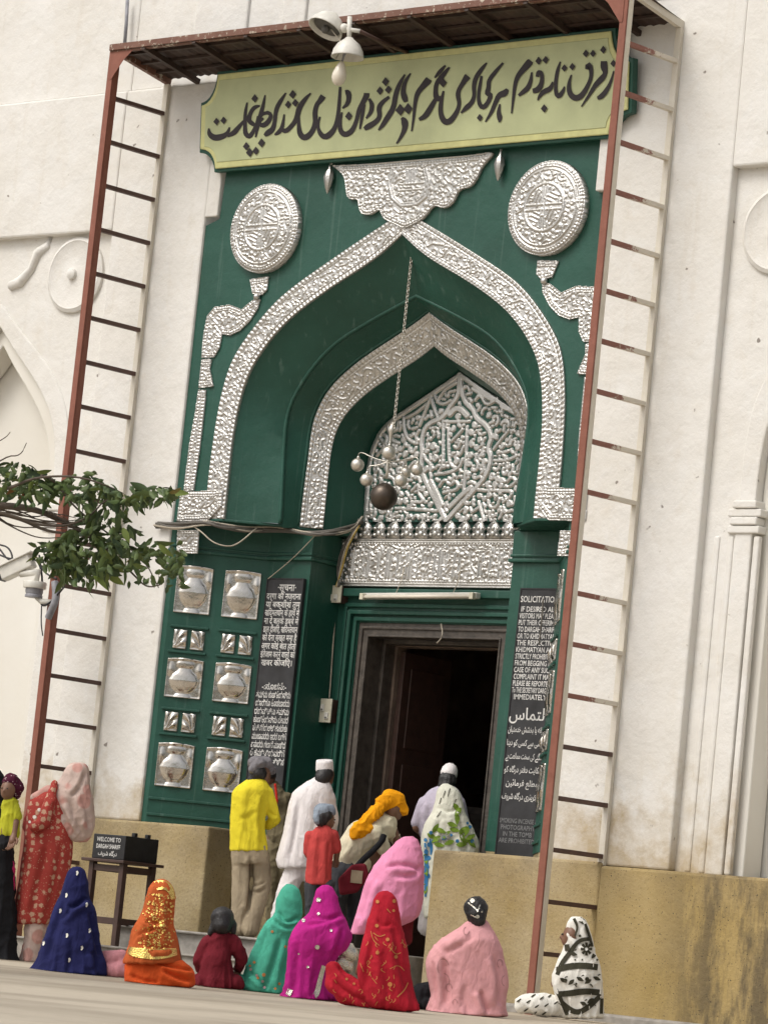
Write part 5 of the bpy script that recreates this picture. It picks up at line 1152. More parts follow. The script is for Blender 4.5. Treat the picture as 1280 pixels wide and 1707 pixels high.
f.trim('veil', 'print', fabric('pink_print', (.42, .30, .30)), discs=[(412, 1608, 3), (418, 1616, 3), (428, 1626, 3), (438, 1636, 3), (441, 1646, 3)])
# magenta veil
f = Fig('seated woman in a magenta veil with silver border and round mirrors', (525, 1667), 0, group=WG)
f.head(547, 1508, .02, .087, chest=(540, 1565, .05), arms=[[(510, 1578, .06, .04), (500, 1620, .16, .035)], [(566, 1575, .06, .045), (588, 1588, .08, .036), (578, 1605, .16, .03)]], legs=[[(505, 1650, .1, .06), (495, 1652, .35, .05)], [(555, 1650, .1, .06), (570, 1652, .35, .05)]])
f.shape('veil', [dict(rows=[(1476,538,547),(1479,532,553),(1490,524,561),(1510,520,566),(1524,514,571),(1534,502,576),(1548,489,583),(1562,483,587),(1580,481,580),(1595,480,562),(1620,478,550),(1645,476,545),(1667,476,540)], d=0.8, dmax=0.17), [(520, 1640, .22, .13)]], F_['magenta'], fold=(.006, 10, 1.6), crease=[([(518, 1528), (545, 1532), (572, 1524)], .016, 3.5), ([(505, 1542), (535, 1540), (565, 1530)], .012, 3.5), ([(572, 1545), (560, 1585), (548, 1610)], .016, 4), ([(500, 1560), (494, 1610), (490, 1655)], .010, 5), ([(530, 1600), (522, 1640), (525, 1662)], .010, 4.5)], seed=4)
f.shape('sleeve', [[(574, 1580, .06, .055), (586, 1590, .07, .05)], [(570, 1605, .08, .05), (580, 1612, .1, .045)]], silverth, vox=.012)
f.trim('veil', 'silver_border', silverth, strokes=[[(478, 1652, 10), (495, 1660, 12), (515, 1664, 10), (528, 1660, 9), (533, 1635, 8), (540, 1610, 7)], [(530, 1484, 8), (545, 1477, 9), (560, 1484, 8)]])
f.trim('veil', 'mirrors', silverth, discs=[(529, 1579, 5), (552, 1551, 3), (531, 1523, 3), (506, 1534, 4), (513, 1612, 3), (531, 1500, 5), (498, 1590, 2)])
f.shape('trousers', [[(545, 1652, .03, .075), (560, 1655, .05, .06)]], F_['magenta'])
# red veil
f = Fig('seated woman in a bright red veil with gold printed sprigs', (640, 1684), 0, group=WG)
f.head(641, 1516, .02, .084, chest=(640, 1572, .05), arms=[[(615, 1580, .06, .04), (600, 1620, .16, .035)], [(668, 1585, .06, .04), (672, 1625, .16, .035)]], legs=[[(610, 1665, .1, .06), (575, 1640, .15, .05)], [(665, 1665, .1, .06), (680, 1668, .35, .05)]])
f.shape('veil', [dict(rows=[(1485,637,647),(1488,631,653),(1498,624,660),(1520,617,665),(1540,612,668),(1560,606,673),(1580,601,679),(1600,597,681),(1620,596,683),(1650,602,688),(1674,612,694),(1685,640,694)], d=0.8, dmax=0.17), [(640, 1650, .22, .14)]], F_['red'], fold=(.006, 10, 1.5), crease=[([(628, 1530), (635, 1545), (655, 1540)], .010, 3), ([(655, 1540), (666, 1600), (680, 1660)], .012, 5), ([(622, 1560), (612, 1610), (610, 1650)], .012, 4.5), ([(640, 1580), (642, 1630), (655, 1675)], .008, 6)], seed=5)
f.shape('skirt', [[(556, 1616, .1, .055), (562, 1638, .1, .085), (600, 1656, .03, .08), (645, 1672, -.02, .055), (684, 1676, -.02, .03)], [(575, 1658, .1, .07), (610, 1662, .1, .08)]], F_['red'], fold=(.005, 9, 4), crease=[([(560, 1605), (590, 1640), (650, 1668)], .018, 4), ([(550, 1630), (580, 1660), (630, 1676)], .014, 4)], seed=6)
sp = [[(645, 1515, 3), (651, 1522, 2)], [(622, 1555, 3), (632, 1562, 2), (642, 1558, 3)], [(618, 1552, 2), (622, 1568, 3), (632, 1576, 2)], [(650, 1580, 3), (660, 1592, 2), (668, 1588, 3)], [(600, 1605, 2), (606, 1620, 2)], [(650, 1615, 2), (664, 1608, 2), (674, 1618, 2)], [(662, 1662, 4), (675, 1650, 3), (680, 1638, 3)], [(620, 1630, 2), (628, 1640, 2)]]
rs = random.Random(9); f.trim('veil', 'gold_print', blush, strokes=[[(x, y, w*.55) for x, y, w in q] for q in sp]+[[(x, y, 1.0), (x+rs.uniform(-3, 3), y+3, 1.4), (x+rs.uniform(-5, 5), y+7, .8)] for x, y in [(rs.uniform(612, 678), rs.uniform(1560, 1670)) for _ in range(40)]], discs=[(629, 1503, 4), (657, 1502, 4), (628, 1543, 4), (646, 1566, 4), (660, 1595, 4), (650, 1641, 5), (629, 1588, 4), (656, 1518, 3)])
f.trim('skirt', 'gold_print', blush, strokes=[[(x, y, 1.0), (x+rs.uniform(-3, 3), y+3, 1.3), (x+rs.uniform(-5, 5), y+6, .8)] for x, y in [(rs.uniform(550, 660), rs.uniform(1610, 1675)) for _ in range(26)]], discs=[(565, 1610, 3), (578, 1632, 3), (590, 1640, 3), (612, 1655, 3), (628, 1670, 3)])
# pale pink shawl
f = Fig('seated woman with pinned black hair under a pale pink shawl', (780, 1692), 0, group=WG)
f.head(793, 1520, .0, .082, chest=(790, 1580, .05), arms=[[(750, 1590, .06, .045), (730, 1640, .16, .035)], [(822, 1590, .06, .045), (832, 1640, .16, .035)]], legs=[[(760, 1675, .1, .06), (735, 1675, .35, .05)], [(810, 1675, .1, .06), (825, 1675, .35, .05)]])
f.shape('hair', [[(793, 1514, -.01, .088), (794, 1524, -.03, .075)], [(797, 1535, -.05, .05)]], hairm, vox=.010, sm=3, fold=(.005, 45, 14))
f.trim('hair', 'hair_clip', silverth, strokes=[[(780, 1505, 2), (790, 1512, 2), (797, 1520, 2)], [(800, 1508, 2), (795, 1520, 2)], [(784, 1525, 2), (795, 1530, 2)]], discs=[(796, 1528, 4), (787, 1501, 5), (803, 1520, 2)])
f.shape('shawl', [dict(rows=[(1532,788,806),(1535,781,812),(1545,766,817),(1560,742,826),(1570,728,832),(1585,716,837),(1600,708,840),(1620,711,845),(1640,716,848),(1660,720,844),(1678,716,841),(1694,716,841)], d=0.8, dmax=0.17), [(780, 1660, .22, .14)]], F_['pink'], fold=(.006, 9, 1.3), crease=[([(738, 1595), (745, 1640), (740, 1685)], .022, 5), ([(720, 1600), (728, 1640), (726, 1680)], .016, 4.5), ([(800, 1650), (806, 1670), (815, 1690)], .02, 4), ([(790, 1560), (760, 1580), (738, 1590)], .012, 5), ([(822, 1590), (834, 1630), (830, 1680)], .014, 5), ([(775, 1640), (772, 1670), (780, 1692)], .012, 5)], seed=7)
def arc_(cx, cy, r, a0, a1, w): return [(cx+r*math.cos(t)*.7, cy+r*math.sin(t), w) for t in np.linspace(a0, a1, 7)]
f.trim('shawl', 'printed_curls', fabric('dusty_rose_print', (.38, .20, .20)), strokes=[arc_(738, 1612, 14, 2.4, 6.0, 1.3), arc_(748, 1646, 7, 1.5, 6.5, 1.2), arc_(777, 1552, 7, 0, 4.5, 1.2), arc_(833, 1606, 7, 2, 6.8, 1.2), arc_(842, 1635, 9, 1.8, 4.5, 1.2), arc_(740, 1635, 12, -1.6, .6, 1.3), arc_(758, 1672, 6, 3, 6.3, 1.2)])
f.shape('trousers', [[(730, 1650, .15, .075), (702, 1655, .12, .07), (696, 1672, .1, .05), (722, 1676, .08, .05)]], F_['blackc'])
# black and white print
f = Fig('woman in a black and white printed shawl sitting against the plinth by the ladder foot', (945, 1696), 0.0, -1.35)
f.head(953, 1560, .0, .086, face=(-1, .25), chest=(962, 1608, .0), arms=[[(945, 1612, .02, .04), (925, 1640, .05, .036)], [(985, 1612, .02, .04), (975, 1650, .1, .036)]], legs=[[(945, 1675, .05, .07), (885, 1675, .02, .06)], [(960, 1675, .2, .07), (890, 1678, .2, .06)]])
f.shape('shawl', [dict(rows=[(1528,955,968),(1531,949,973),(1540,944,979),(1560,942,986),(1575,940,989),(1590,935,993),(1610,925,1000),(1630,918,1003),(1650,922,1004),(1675,930,1005),(1697,942,1004)], d=0.8, dmax=0.17), [(965, 1670, .2, .13)]], F_['whitep'], fold=(.006, 9, 1.5), crease=[([(950, 1545), (960, 1570), (985, 1582)], .014, 3.5), ([(975, 1545), (985, 1575), (992, 1600)], .010, 3.5), ([(932, 1630), (940, 1660), (950, 1690)], .014, 4), ([(985, 1620), (990, 1660), (985, 1692)], .010, 4.5)], seed=8)
f.shape('trousers', [[(872, 1674, .0, .075), (905, 1674, .0, .095), (940, 1680, .02, .08)]], F_['whitep'], fold=(.01, 8, 4), seed=9)
bw = [[(942, 1540, 5), (952, 1532, 7), (966, 1531, 7), (978, 1542, 5), (986, 1562, 5)], [(985, 1565, 5), (970, 1566, 5), (960, 1572, 5), (948, 1590, 6), (936, 1605, 6), (928, 1625, 5)], [(926, 1617, 7), (945, 1611, 8), (970, 1609, 8), (1001, 1613, 8)], [(930, 1657, 7), (950, 1656, 8), (975, 1652, 8), (1002, 1655, 8)], [(906, 1645, 5), (925, 1660, 6), (942, 1678, 7), (962, 1690, 7), (982, 1678, 7), (1000, 1660, 6)], [(912, 1640, 5), (928, 1650, 5), (940, 1680, 5), (945, 1692, 5)], [(1003, 1660, 4), (1002, 1690, 4)]]
fl = []
for k in range(8):
    a = k*math.pi/4; fl.append([(977+3*math.cos(a)*.8, 1582+3*math.sin(a), 2.5), (977+12*math.cos(a)*.8, 1582+11*math.sin(a), 3.5)])
cur = []
for x, y, a in ((938, 1634, .6), (952, 1637, 2.4), (966, 1632, .5), (980, 1636, 2.6), (994, 1631, .4), (972, 1673, .4), (984, 1668, 2.5), (955, 1590, .3), (990, 1592, 2.2)):
    c, s_ = math.cos(a), math.sin(a); cur += [[(x-6*c, y-6*s_, 1), (x-1*c, y-1*s_, 5.5), (x+3*c, y+3*s_, 4), (x+7*c, y+7*s_, .8)], [(x+5*s_, y-5*c, .8), (x+7*s_+2, y-7*c, 2), (x+9*s_+3, y-9*c+2, .8)]]
f.trim('shawl', 'print', darkp, strokes=[[(x, y, w*1.3) for x, y, w in q] for q in bw+fl+cur]+[[(946, 1545, 9), (943, 1562, 9), (945, 1585, 8)], [(956, 1531, 5), (963, 1545, 4), (958, 1560, 3)], [(975, 1540, 4), (982, 1560, 5), (987, 1578, 4)]], discs=[(942, 1634, 4), (978, 1632, 4.5), (958, 1600, 2), (970, 1600, 2), (995, 1600, 2.5), (960, 1640, 2.5), (966, 1560, 3)])
f.trim('trousers', 'print', darkp, strokes=[[(x-3, y+2, 1.8), (x, y, 3), (x+4, y-3, 1.5)] for x, y in ((864, 1668), (872, 1656), (880, 1670), (888, 1660), (894, 1678), (902, 1664), (910, 1676), (916, 1660), (876, 1684), (906, 1690), (890, 1690), (926, 1672))])
# ---- standing group at the door
LZ = .40
f = Fig('man in a lemon yellow shirt and beige trousers with a grey cloth cap', (422, 1562), LZ, -.60)
f.head(437, 1294, .06, .092, face=(.75, .7), chest=(424, 1328, .0), arms=[[(398, 1325, .02, .045), (393, 1360, .05, .038), (412, 1380, .16, .03)], [(448, 1325, .02, .045), (456, 1362, .05, .038), (446, 1374, .15, .03)]], legs=[[(405, 1430, .0, .075), (401, 1490, .02, .06), (398, 1548, .0, .05)], [(436, 1430, 0, .075), (440, 1480, .04, .06), (420, 1548, -.04, .05)]], hands=[((446, 1374, .15), (438, 1380, .22))])
f.shape('hair', [[(430, 1290, .0, .082), (424, 1297, .0, .06)], [(420, 1300, -.01, .045)]], hairm, vox=.011, sm=3, fold=(.004, 40, 20))
f.shape('cap', [[(426, 1272, .02, .066), (443, 1274, .08, .066)], [(448, 1282, .1, .055), (455, 1285, .14, .035)], [(420, 1284, -.04, .035), (432, 1274, -.02, .06)]], F_['grey'], vox=.011, sm=4, fold=(.008, 14, 14))
f.shape('shirt', [dict(rows=[(1294,420,434),(1298,414,439),(1305,404,446),(1313,392,450),(1322,386,451),(1345,385,445),(1375,383,441),(1400,383,444),(1419,384,447)], d=0.75, dmax=0.125), [(398, 1326, 0, .055), (394, 1358, .08, .048), (408, 1376, .15, .042)], [(445, 1322, 0, .058), (454, 1350, .03, .053), (459, 1366, .05, .048), (447, 1376, .11, .042)]], F_['yellow'], vox=.012, fold=(.005, 8, 2.5), crease=[([(440, 1325), (432, 1365), (438, 1405)], .014, 3), ([(420, 1312), (416, 1350), (412, 1400)], .006, 6), ([(430, 1350), (415, 1362), (398, 1366)], .006, 4), ([(448, 1352), (456, 1360), (462, 1358)], .01, 2.5)], seed=1)
f.shape('trousers', [dict(rows=[(1408,386,446),(1425,385,448),(1440,386,449)], d=.7, dmax=.12), [(403, 1430, 0, .088), (401, 1480, .01, .080), (398, 1548, 0, .072)], [(433, 1430, 0, .09), (438, 1470, .03, .082), (428, 1510, .0, .078), (416, 1548, -.04, .076)]], F_['beige'], vox=.011, fold=(.003, 8, 2), seed=2, crease=[([(418, 1425), (418, 1470), (412, 1530)], .02, 3), ([(445, 1478), (432, 1488), (420, 1486)], .012, 3), ([(442, 1470), (430, 1478), (420, 1474)], .010, 2.5)])
f.shape('shoe', [[(397, 1555, .0, .04), (395, 1556, .12, .035)]], F_['blackc'], vox=.012); f.shape('shoe', [[(416, 1556, -.03, .04), (420, 1557, .1, .035)]], F_['blackc'], vox=.012)
f = Fig('guard in a khaki uniform with a red lanyard standing behind the man in yellow', (462, 1540), LZ, .12)
f.head(446, 1296, .0, .088, face=(-.5, .8), chest=(462, 1330, .0), arms=[[(475, 1332, 0, .045), (486, 1375, .0, .038), (474, 1405, -.05, .03)]], legs=[[(456, 1430, 0, .07), (456, 1530, 0, .05)], [(474, 1430, 0, .07), (474, 1530, 0, .05)]])
f.shape('shirt', [[(455, 1312, 0, .06), (465, 1340, 0, .11), (468, 1400, 0, .115)], [(478, 1330, 0, .055), (484, 1360, 0, .05)]], F_['khaki'], vox=.013)
f.shape('trousers', [[(460, 1410, 0, .1), (456, 1470, 0, .085), (456, 1535, 0, .06)], [(476, 1410, 0, .1), (478, 1470, 0, .085), (476, 1535, 0, .06)]], F_['khaki'], vox=.013)
f.shape('lanyard', [[(459, 1308, -.13, .012), (462, 1335, -.14, .012), (460, 1345, -.14, .012)]], redtrim, vox=.006, sm=1, fold=None)
f.shape('hair', [[(446, 1290, -.01, .088)]], hairm, vox=.011, sm=2)
CAPP = [(1.0, .28), (1.03, .5), (1.0, 1.2), (.93, 1.42), (.62, 1.38), (0, 1.34)]
f = Fig('man in a long white kurta and white boat cap stepping to the door', (505, 1562), LZ, -.35)
f.head(543, 1292, .05, .090, face=(.55, .8), chest=(528, 1332, .0), arms=[[(496, 1332, 0, .045), (484, 1380, .03, .038), (500, 1410, .12, .03)], [(550, 1332, 0, .045), (556, 1372, .05, .038), (553, 1395, .16, .03)]], legs=[[(492, 1460, 0, .075), (470, 1510, 0, .06), (458, 1550, 0, .045)], [(525, 1460, 0, .075), (532, 1510, .05, .06), (540, 1552, .08, .045)]])
f.shape('hair', [[(541, 1291, .0, .080), (537, 1298, -.02, .068)]], hairm, vox=.011, sm=3, fold=(.003, 50, 20))
f.cap_on('cap', F_['white'], CAPP, tilt=(-.12, -.15, 1), off=(-.1, -.1, .05), sx=.86, sy=1.08)
f.shape('kurta', [dict(rows=[(1292,531,540),(1296,525,543),(1304,511,550),(1312,497,554),(1322,487,556),(1345,481,557),(1380,474,557),(1410,466,556),(1432,460,548),(1447,464,536)], d=0.7, dmax=0.14), [(549, 1328, 0, .055), (556, 1368, .04, .050), (554, 1388, .1, .043)]], F_['white'], vox=.013, fold=(.005, 8, 1.5), crease=[([(500, 1330), (494, 1380), (480, 1438)], .012, 4), ([(530, 1320), (526, 1380), (514, 1445)], .007, 6), ([(540, 1345), (548, 1385), (545, 1430)], .010, 4)], seed=3)
f.shape('trousers', [[(493, 1448, 0, .095), (475, 1495, 0, .085), (459, 1546, 0, .065)], [(522, 1450, 0, .095), (530, 1500, .04, .08), (538, 1546, .07, .06)]], F_['white'], vox=.014, fold=(.010, 7, 3), seed=4)
f.shape('shoe', [[(456, 1557, 0, .035), (460, 1558, .12, .03)]], F_['blackc'], vox=.012); f.shape('shoe', [[(539, 1558, .05, .035), (543, 1558, .17, .03)]], F_['blackc'], vox=.012)
f = Fig('small boy in a coral red shirt with a knotted blue grey headscarf', (533, 1562), LZ, -.80)
f.head(545, 1366, .03, .076, face=(.8, .6), chest=(536, 1398, 0), arms=[[(517, 1395, 0, .034), (513, 1425, .04, .03), (525, 1440, .12, .025)], [(555, 1394, 0, .034), (562, 1420, .04, .03), (560, 1436, .1, .024)]], legs=[[(522, 1480, 0, .05), (519, 1550, 0, .035)], [(546, 1480, 0, .05), (548, 1550, 0, .035)]], hands=[((561, 1436, .1), (558, 1442, .17))])
f.shape('hair', [[(541, 1362, .0, .07), (537, 1368, -.01, .055)]], hairm, vox=.010, sm=3)
f.shape('headscarf', [[(537, 1352, .0, .068), (548, 1352, .04, .062)], [(530, 1354, -.02, .04), (527, 1362, -.05, .028), (529, 1372, -.05, .02)]], F_['bluegrey'], vox=.010, sm=3, fold=(.007, 16, 14))
f.shape('shirt', [dict(rows=[(1372,537,545),(1376,532,548),(1383,522,555),(1394,515,559),(1420,512,556),(1450,510,552),(1475,509,552)], d=0.7, dmax=0.1), [(516, 1393, 0, .044), (513, 1420, .03, .04)], [(556, 1391, 0, .046), (561, 1415, .03, .043)]], F_['redshirt'], vox=.011, fold=(.004, 8, 2), crease=[([(535, 1385), (530, 1430), (528, 1470)], .006, 4), ([(549, 1400), (546, 1440), (548, 1470)], .008, 3)], seed=5)
f.shape('trousers', [[(521, 1476, 0, .065), (519, 1546, 0, .05)], [(545, 1476, 0, .065), (548, 1546, 0, .05)]], F_['dark'], vox=.012)
f = Fig('man in a cream shirt bending forward with a marigold yellow turban', (572, 1562), LZ, -.25)
f.head(655, 1350, .06, .088, face=(.9, .3), chest=(630, 1385, .05), arms=[[(655, 1385, .1, .045), (668, 1420, .15, .038), (680, 1440, .2, .03)], [(620, 1385, -.08, .045), (640, 1425, -.02, .038), (660, 1440, .1, .03)]], legs=[[(572, 1470, -.06, .08), (560, 1510, -.06, .06), (560, 1548, -.06, .045)], [(585, 1470, .1, .08), (592, 1510, .1, .06), (592, 1548, .1, .045)]])
f.shape('shirt', [[(580, 1425, 0, .14), (605, 1395, 0, .15), (638, 1378, .03, .12), (648, 1372, .04, .08)], [(575, 1440, 0, .12), (600, 1440, 0, .10)], [(645, 1378, .1, .07), (660, 1400, .14, .055)], [(625, 1385, -.09, .07), (640, 1415, -.05, .058)], [(565, 1420, 0, .09)]], F_['cream'], vox=.013, fold=(.010, 6, 5), seed=6)
f.shape('trousers', [[(572, 1455, -.06, .11), (562, 1500, -.06, .085), (560, 1545, -.06, .06)], [(588, 1458, .1, .10), (592, 1500, .1, .08), (592, 1545, .1, .06)], [(585, 1450, .0, .12)]], F_['dark'], vox=.013)
f.shape('turban', [[(640, 1338, .0, .075), (660, 1336, .06, .08), (672, 1350, .08, .055)], [(648, 1328, .02, .06), (662, 1332, .05, .06)], [(636, 1344, -.02, .055), (620, 1360, -.08, .055), (603, 1376, -.13, .06), (592, 1388, -.15, .05)], [(612, 1380, -.12, .05), (604, 1392, -.14, .035)]], F_['turban'], vox=.010, sm=3, fold=(.012, 14, 14), seed=7)
mb = MB(); bb = f.W(588, 1468, -.28)
sbag = empty('shoulder_bag', bb, 'maroon and tan shoulder bag with a black strap hanging behind the bending man', 'bag')
mb.prism([(-.10, -.14), (-.13, .0), (-.02, .14), (.10, .16), (.14, .05), (.05, -.10)], -.045, .045); o = mb; ob_ = link('bag_body', mb.mesh('bag_body'), F_['maroon'], sbag); ob_.rotation_euler = (0, 0, ya); bv_ = ob_.modifiers.new('b', 'BEVEL'); bv_.width = .025; bv_.segments = 3
mb = MB(); mb.box(-.02, .08, -.062, -.046, -.02, .09); ob_ = link('flap', mb.mesh('flap'), F_['beige'], sbag); ob_.rotation_euler = (0, 0, ya)
mb = MB(); mb.tube(smooth(np.array([f.W(590, 1450, -.27), f.W(608, 1430, -.24), f.W(622, 1418, -.2), f.W(637, 1402, -.17), f.W(640, 1392, -.15)]), 2), .028, 6); mb.build('strap', F_['blackc'], sbag, True)
f = Fig('person in a loose bubblegum pink dress bowing low at the threshold', (635, 1575), LZ-.2, -1.05)
f.head(690, 1442, .15, .08, face=(.8, .5), chest=(690, 1425, .06), arms=[[(690, 1430, .12, .045), (700, 1470, .25, .035)]], legs=[[(640, 1520, 0, .07), (640, 1568, 0, .05)], [(672, 1520, .1, .07), (675, 1568, .1, .05)]])
f.shape('dress', [dict(rows=[(1395,672,688),(1402,662,698),(1415,648,702),(1430,633,705),(1450,618,706),(1480,606,706),(1510,597,704),(1532,591,696),(1545,586,660),(1558,582,625)], d=0.8, dmax=0.2), [(684, 1440, .12, .11)]], F_['bubble'], vox=.012, fold=(.007, 8, 1.5), crease=[([(640, 1445), (672, 1440), (704, 1450)], .02, 4), ([(655, 1460), (690, 1462), (706, 1440)], .014, 4), ([(625, 1450), (610, 1500), (598, 1545)], .014, 5), ([(640, 1470), (622, 1520), (612, 1552)], .014, 5), ([(665, 1480), (655, 1520), (650, 1545)], .010, 6)], seed=8)
f.shape('trousers', [[(640, 1530, 0, .085), (640, 1566, 0, .06)], [(674, 1530, .1, .085), (676, 1566, .1, .06)]], F_['maroon'], vox=.014)
f = Fig('man in a lavender grey kurta and white boat cap entering the dark doorway', (728, 1562), LZ, .50)
f.head(746, 1300, .05, .088, face=(.25, 1), chest=(736, 1340, .0), arms=[[(708, 1342, 0, .045), (694, 1380, .03, .038), (715, 1398, .14, .03)], [(766, 1342, 0, .045), (775, 1385, .05, .038), (760, 1400, .16, .03)]], legs=[[(715, 1460, 0, .075), (712, 1550, 0, .05)], [(745, 1460, 0, .075), (745, 1550, 0, .05)]])
f.shape('hair', [[(746, 1300, .0, .082), (744, 1307, -.01, .07)]], hairm, vox=.011, sm=3)
f.cap_on('cap', F_['white'], [(1.0, .25), (1.04, .6), (.93, 1.1), (.62, 1.45), (.3, 1.6), (0, 1.62)], tilt=(.12, .05, 1), off=(0, -.05, .1), sx=.84, sy=1.08)
f.shape('kurta', [dict(rows=[(1306,738,750),(1310,730,756),(1317,716,765),(1326,706,770),(1345,700,774),(1390,702,775),(1455,700,770)], d=0.7, dmax=0.14), [(706, 1338, 0, .055), (695, 1372, .03, .052), (706, 1388, .08, .045)], [(766, 1338, 0, .055), (775, 1378, .04, .05)]], F_['lav'], vox=.013, fold=(.005, 8, 1.6), crease=[([(715, 1340), (712, 1380), (716, 1430)], .012, 4), ([(740, 1325), (735, 1380), (730, 1440)], .006, 5)], seed=9)
f.shape('trousers', [[(712, 1465, 0, .09), (710, 1548, 0, .065)], [(745, 1465, 0, .09), (745, 1548, 0, .065)]], F_['white'], vox=.014)
f = Fig('woman in an ivory veil printed with green leaves and blue flowers at the door', (742, 1562), LZ, .36)
f.head(746, 1332, .02, .086, face=(.2, 1), chest=(746, 1375, .03), arms=[[(722, 1385, .04, .04), (716, 1430, .1, .035)], [(772, 1385, .04, .04), (778, 1430, .1, .035)]], legs=[[(735, 1480, 0, .07), (732, 1552, 0, .05)], [(755, 1480, 0, .07), (755, 1552, 0, .05)]])
f.shape('veil', [dict(rows=[(1306,738,747),(1309,734,752),(1318,727,765),(1335,726,770),(1350,722,774),(1365,713,779),(1380,705,788),(1400,702,797),(1415,702,799),(1440,704,790),(1490,705,772),(1530,707,765)], d=0.8, dmax=0.15)], F_['veilw'], fold=(.006, 10, 1.6), crease=[([(730, 1345), (745, 1355), (765, 1348)], .010, 3), ([(738, 1360), (722, 1390), (712, 1440)], .010, 4), ([(765, 1365), (775, 1390), (780, 1420)], .010, 4)], seed=10)
lf = []
for x, y, a in ((718, 1393, .5), (742, 1392, -.7), (760, 1345, 1.0), (764, 1352, 2.2), (756, 1383, .2), (770, 1395, 1.2), (776, 1402, 2.4), (770, 1385, -.8), (785, 1405, .8), (728, 1398, 2.5), (709, 1430, 1.4), (708, 1480, 1.5), (725, 1382, -1), (767, 1408, 0), (750, 1404, 2.8), (733, 1384, .4), (783, 1396, -.5), (762, 1364, 1.6), (752, 1374, .3), (778, 1384, 1.9), (730, 1408, .2), (708, 1450, 1.2)):
    c, s_ = math.cos(a), math.sin(a); lf.append([(x-7*c, y-7*s_, 1), (x-2*c, y-2*s_, 9), (x+5*c, y+5*s_, 7), (x+11*c, y+11*s_, 1)])
f.trim('veil', 'leaf_print', greenp, strokes=lf)
pe = [[(740+3*math.cos(a), 1396+3*math.sin(a), 2), (740+11*math.cos(a), 1396+9*math.sin(a), 3.5)] for a in np.linspace(0, 6.28, 12)]
f.trim('veil', 'flower_print', fabric('grey_petal_print', (.26, .26, .22)), strokes=pe)
rb = random.Random(4)
f.trim('veil', 'blue_print', bluep, discs=[(740, 1396, 6), (790, 1388, 5), (793, 1396, 4), (715, 1408, 5), (710, 1420, 5), (714, 1430, 5), (711, 1445, 6), (712, 1460, 6), (709, 1470, 4), (722, 1402, 4), (783, 1378, 4), (787, 1402, 4), (779, 1372, 3), (718, 1388, 4), (709, 1400, 4), (762, 1402, 4), (752, 1392, 3)], strokes=[[(708, 1405, 3), (711, 1435, 7), (710, 1470, 7), (709, 1495, 3)], [(716, 1398, 2), (719, 1412, 6), (718, 1425, 2)]])
f.trim('veil', 'bud_print', greenp, discs=[(740, 1396, 3)], off=.012)
f.trim('veil', 'fine_print', darkp, strokes=[[(738, 1330, 1), (742, 1318, 1.4)], [(746, 1328, 1), (750, 1314, 1.4)], [(732, 1340, 1), (735, 1330, 1.4)], [(755, 1345, 1), (760, 1332, 1.4)], [(735, 1352, 1), (728, 1362, 1.4)]])
# ---- at the left
f = Fig('woman in a long red floral dress with a blush scarf over her head', (72, 1606), 0)
f.head(124, 1307, .0, .090, face=(1, .35), chest=(98, 1345, .0), arms=[[(62, 1345, 0, .045), (48, 1390, .05, .038), (62, 1420, .14, .03)], [(110, 1350, .1, .045), (130, 1390, .15, .036)]], legs=[[(55, 1530, 0, .07), (52, 1592, 0, .05), (46, 1600, -.06, .035)], [(85, 1530, .1, .07), (85, 1592, .1, .05)]], hands=[])
f.shape('dress', [dict(rows=[(1318,70,108),(1330,52,112),(1345,46,116),(1385,42,120),(1420,38,122),(1460,33,116),(1500,27,104),(1525,23,92),(1540,21,82)], d=0.7, dmax=0.17), [(60, 1338, 0, .058), (48, 1378, .04, .052)]], F_['dress'], vox=.014, fold=(.006, 8, 1.4), crease=[([(80, 1400), (66, 1460), (50, 1530)], .014, 5), ([(105, 1400), (95, 1460), (78, 1530)], .012, 5)], seed=11)
f.shape('scarf', [dict(rows=[(1271,124,138),(1274,115,146),(1285,107,150),(1300,100,149),(1318,84,152),(1340,86,157),(1370,92,158),(1390,106,155),(1403,122,146)], d=0.7, dmax=0.14), [(112, 1326, -.02, .07), (80, 1318, -.03, .05), (60, 1330, -.02, .045)]], F_['scarfp'], vox=.013, fold=(.007, 10, 2.2), crease=[([(142, 1285), (136, 1310), (118, 1330)], .014, 3.5), ([(115, 1335), (125, 1365), (138, 1395)], .016, 4), ([(100, 1345), (115, 1375), (132, 1400)], .014, 3.5), ([(135, 1320), (145, 1350), (150, 1385)], .010, 4)], seed=12)
f.shape('cloth_fold', [[(92, 1305, -.08, .025), (84, 1335, -.12, .05), (74, 1370, -.14, .055), (60, 1378, -.14, .05)]], F_['dress'], vox=.013, fold=(.008, 9, 6))
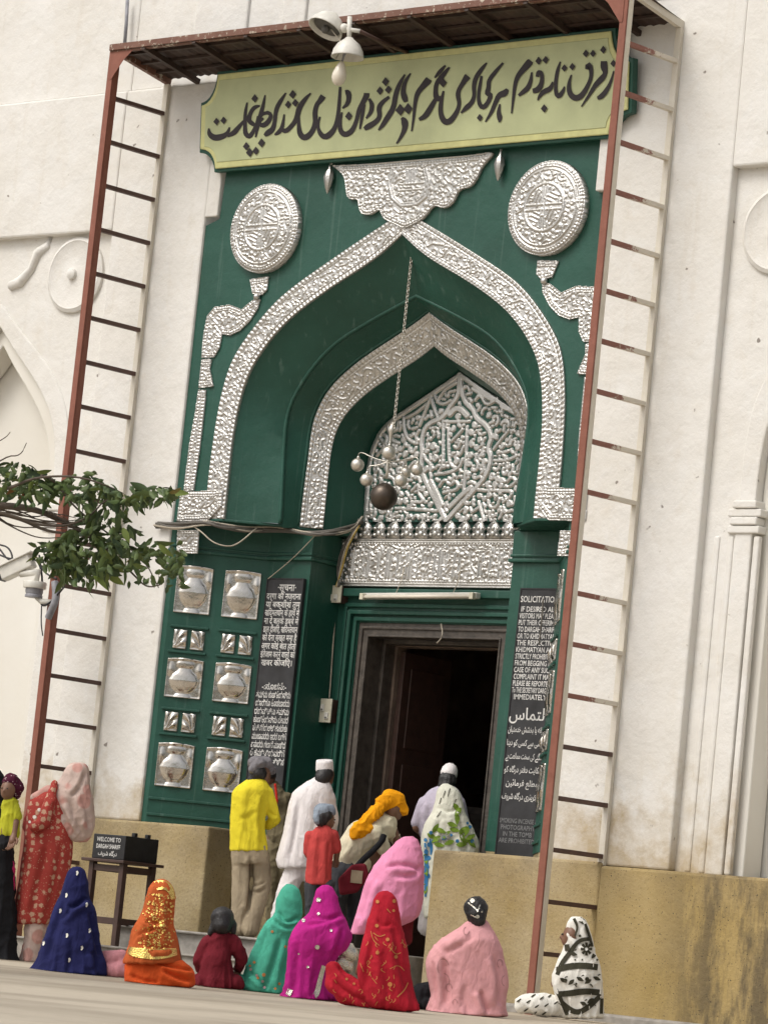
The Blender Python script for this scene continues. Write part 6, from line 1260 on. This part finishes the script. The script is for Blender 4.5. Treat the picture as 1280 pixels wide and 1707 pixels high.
f.shape('trousers', [[(58, 1545, 0, .09), (52, 1596, 0, .07)], [(85, 1545, .1, .085), (85, 1594, .1, .065)]], F_['scarfp'], vox=.014, fold=(.010, 8, 5), seed=13)
f.trim('dress', 'flower_print', whitet, discs=[(66, 1350, 4), (58, 1362, 4), (78, 1346, 3), (90, 1320, 4), (50, 1370, 3), (80, 1352, 2.5)])
f = Fig('person in a black robe with a pink edge holding a child', (-18, 1604), 0., -2.9)
f.head(-12, 1300, .0, .092, face=(.3, 1), chest=(-8, 1345, 0), arms=[[(8, 1350, -.02, .045), (20, 1385, -.08, .038), (12, 1395, -.15, .03)]], legs=[[(-14, 1540, 0, .07), (-14, 1604, 0, .05)], [(6, 1540, 0, .07), (8, 1604, 0, .05)]])
f.shape('robe', [[(-10, 1330, 0, .09), (-6, 1370, 0, .14), (-4, 1450, 0, .15), (-2, 1540, 0, .15), (0, 1606, 0, .13)], [(8, 1345, 0, .06), (22, 1385, -.06, .05)], [(-12, 1300, 0, .11), (-10, 1330, 0, .1)]], F_['blackc'], vox=.015, fold=(.012, 6, 1.6), seed=14)
f.shape('pink_edge', [[(19, 1440, -.02, .035), (16, 1520, -.02, .035), (14, 1604, -.02, .035)]], fabric('hot_pink_cloth', (.5, .03, .13)), vox=.012)
f = Fig('small child in a lime shirt and maroon checked cap carried at the shoulder', (18, 1420), Y=-3.0, z=P(18, 1420, -3.0)[2])
f.head(14, 1316, -.12, .075, face=(-.35, -.9), chest=(18, 1350, -.1), arms=[[(24, 1350, -.12, .034), (27, 1370, -.15, .03), (24, 1392, -.18, .024)]], legs=[[(14, 1395, -.1, .045), (10, 1412, -.12, .04)]], hands=[((24, 1392, -.18), (22, 1400, -.2))])
f.shape('cap', [[(18, 1303, -.1, .068), (30, 1312, -.08, .058)], [(26, 1322, -.07, .05)]], F_['check'], vox=.010, sm=3)
f.shape('shirt', [[(18, 1342, -.1, .075), (17, 1385, -.1, .085)], [(26, 1346, -.12, .045), (29, 1362, -.14, .042)]], F_['lime'], vox=.011)
f.shape('trousers', [[(15, 1395, -.1, .075), (10, 1408, -.12, .06)]], F_['blackc'], vox=.012)
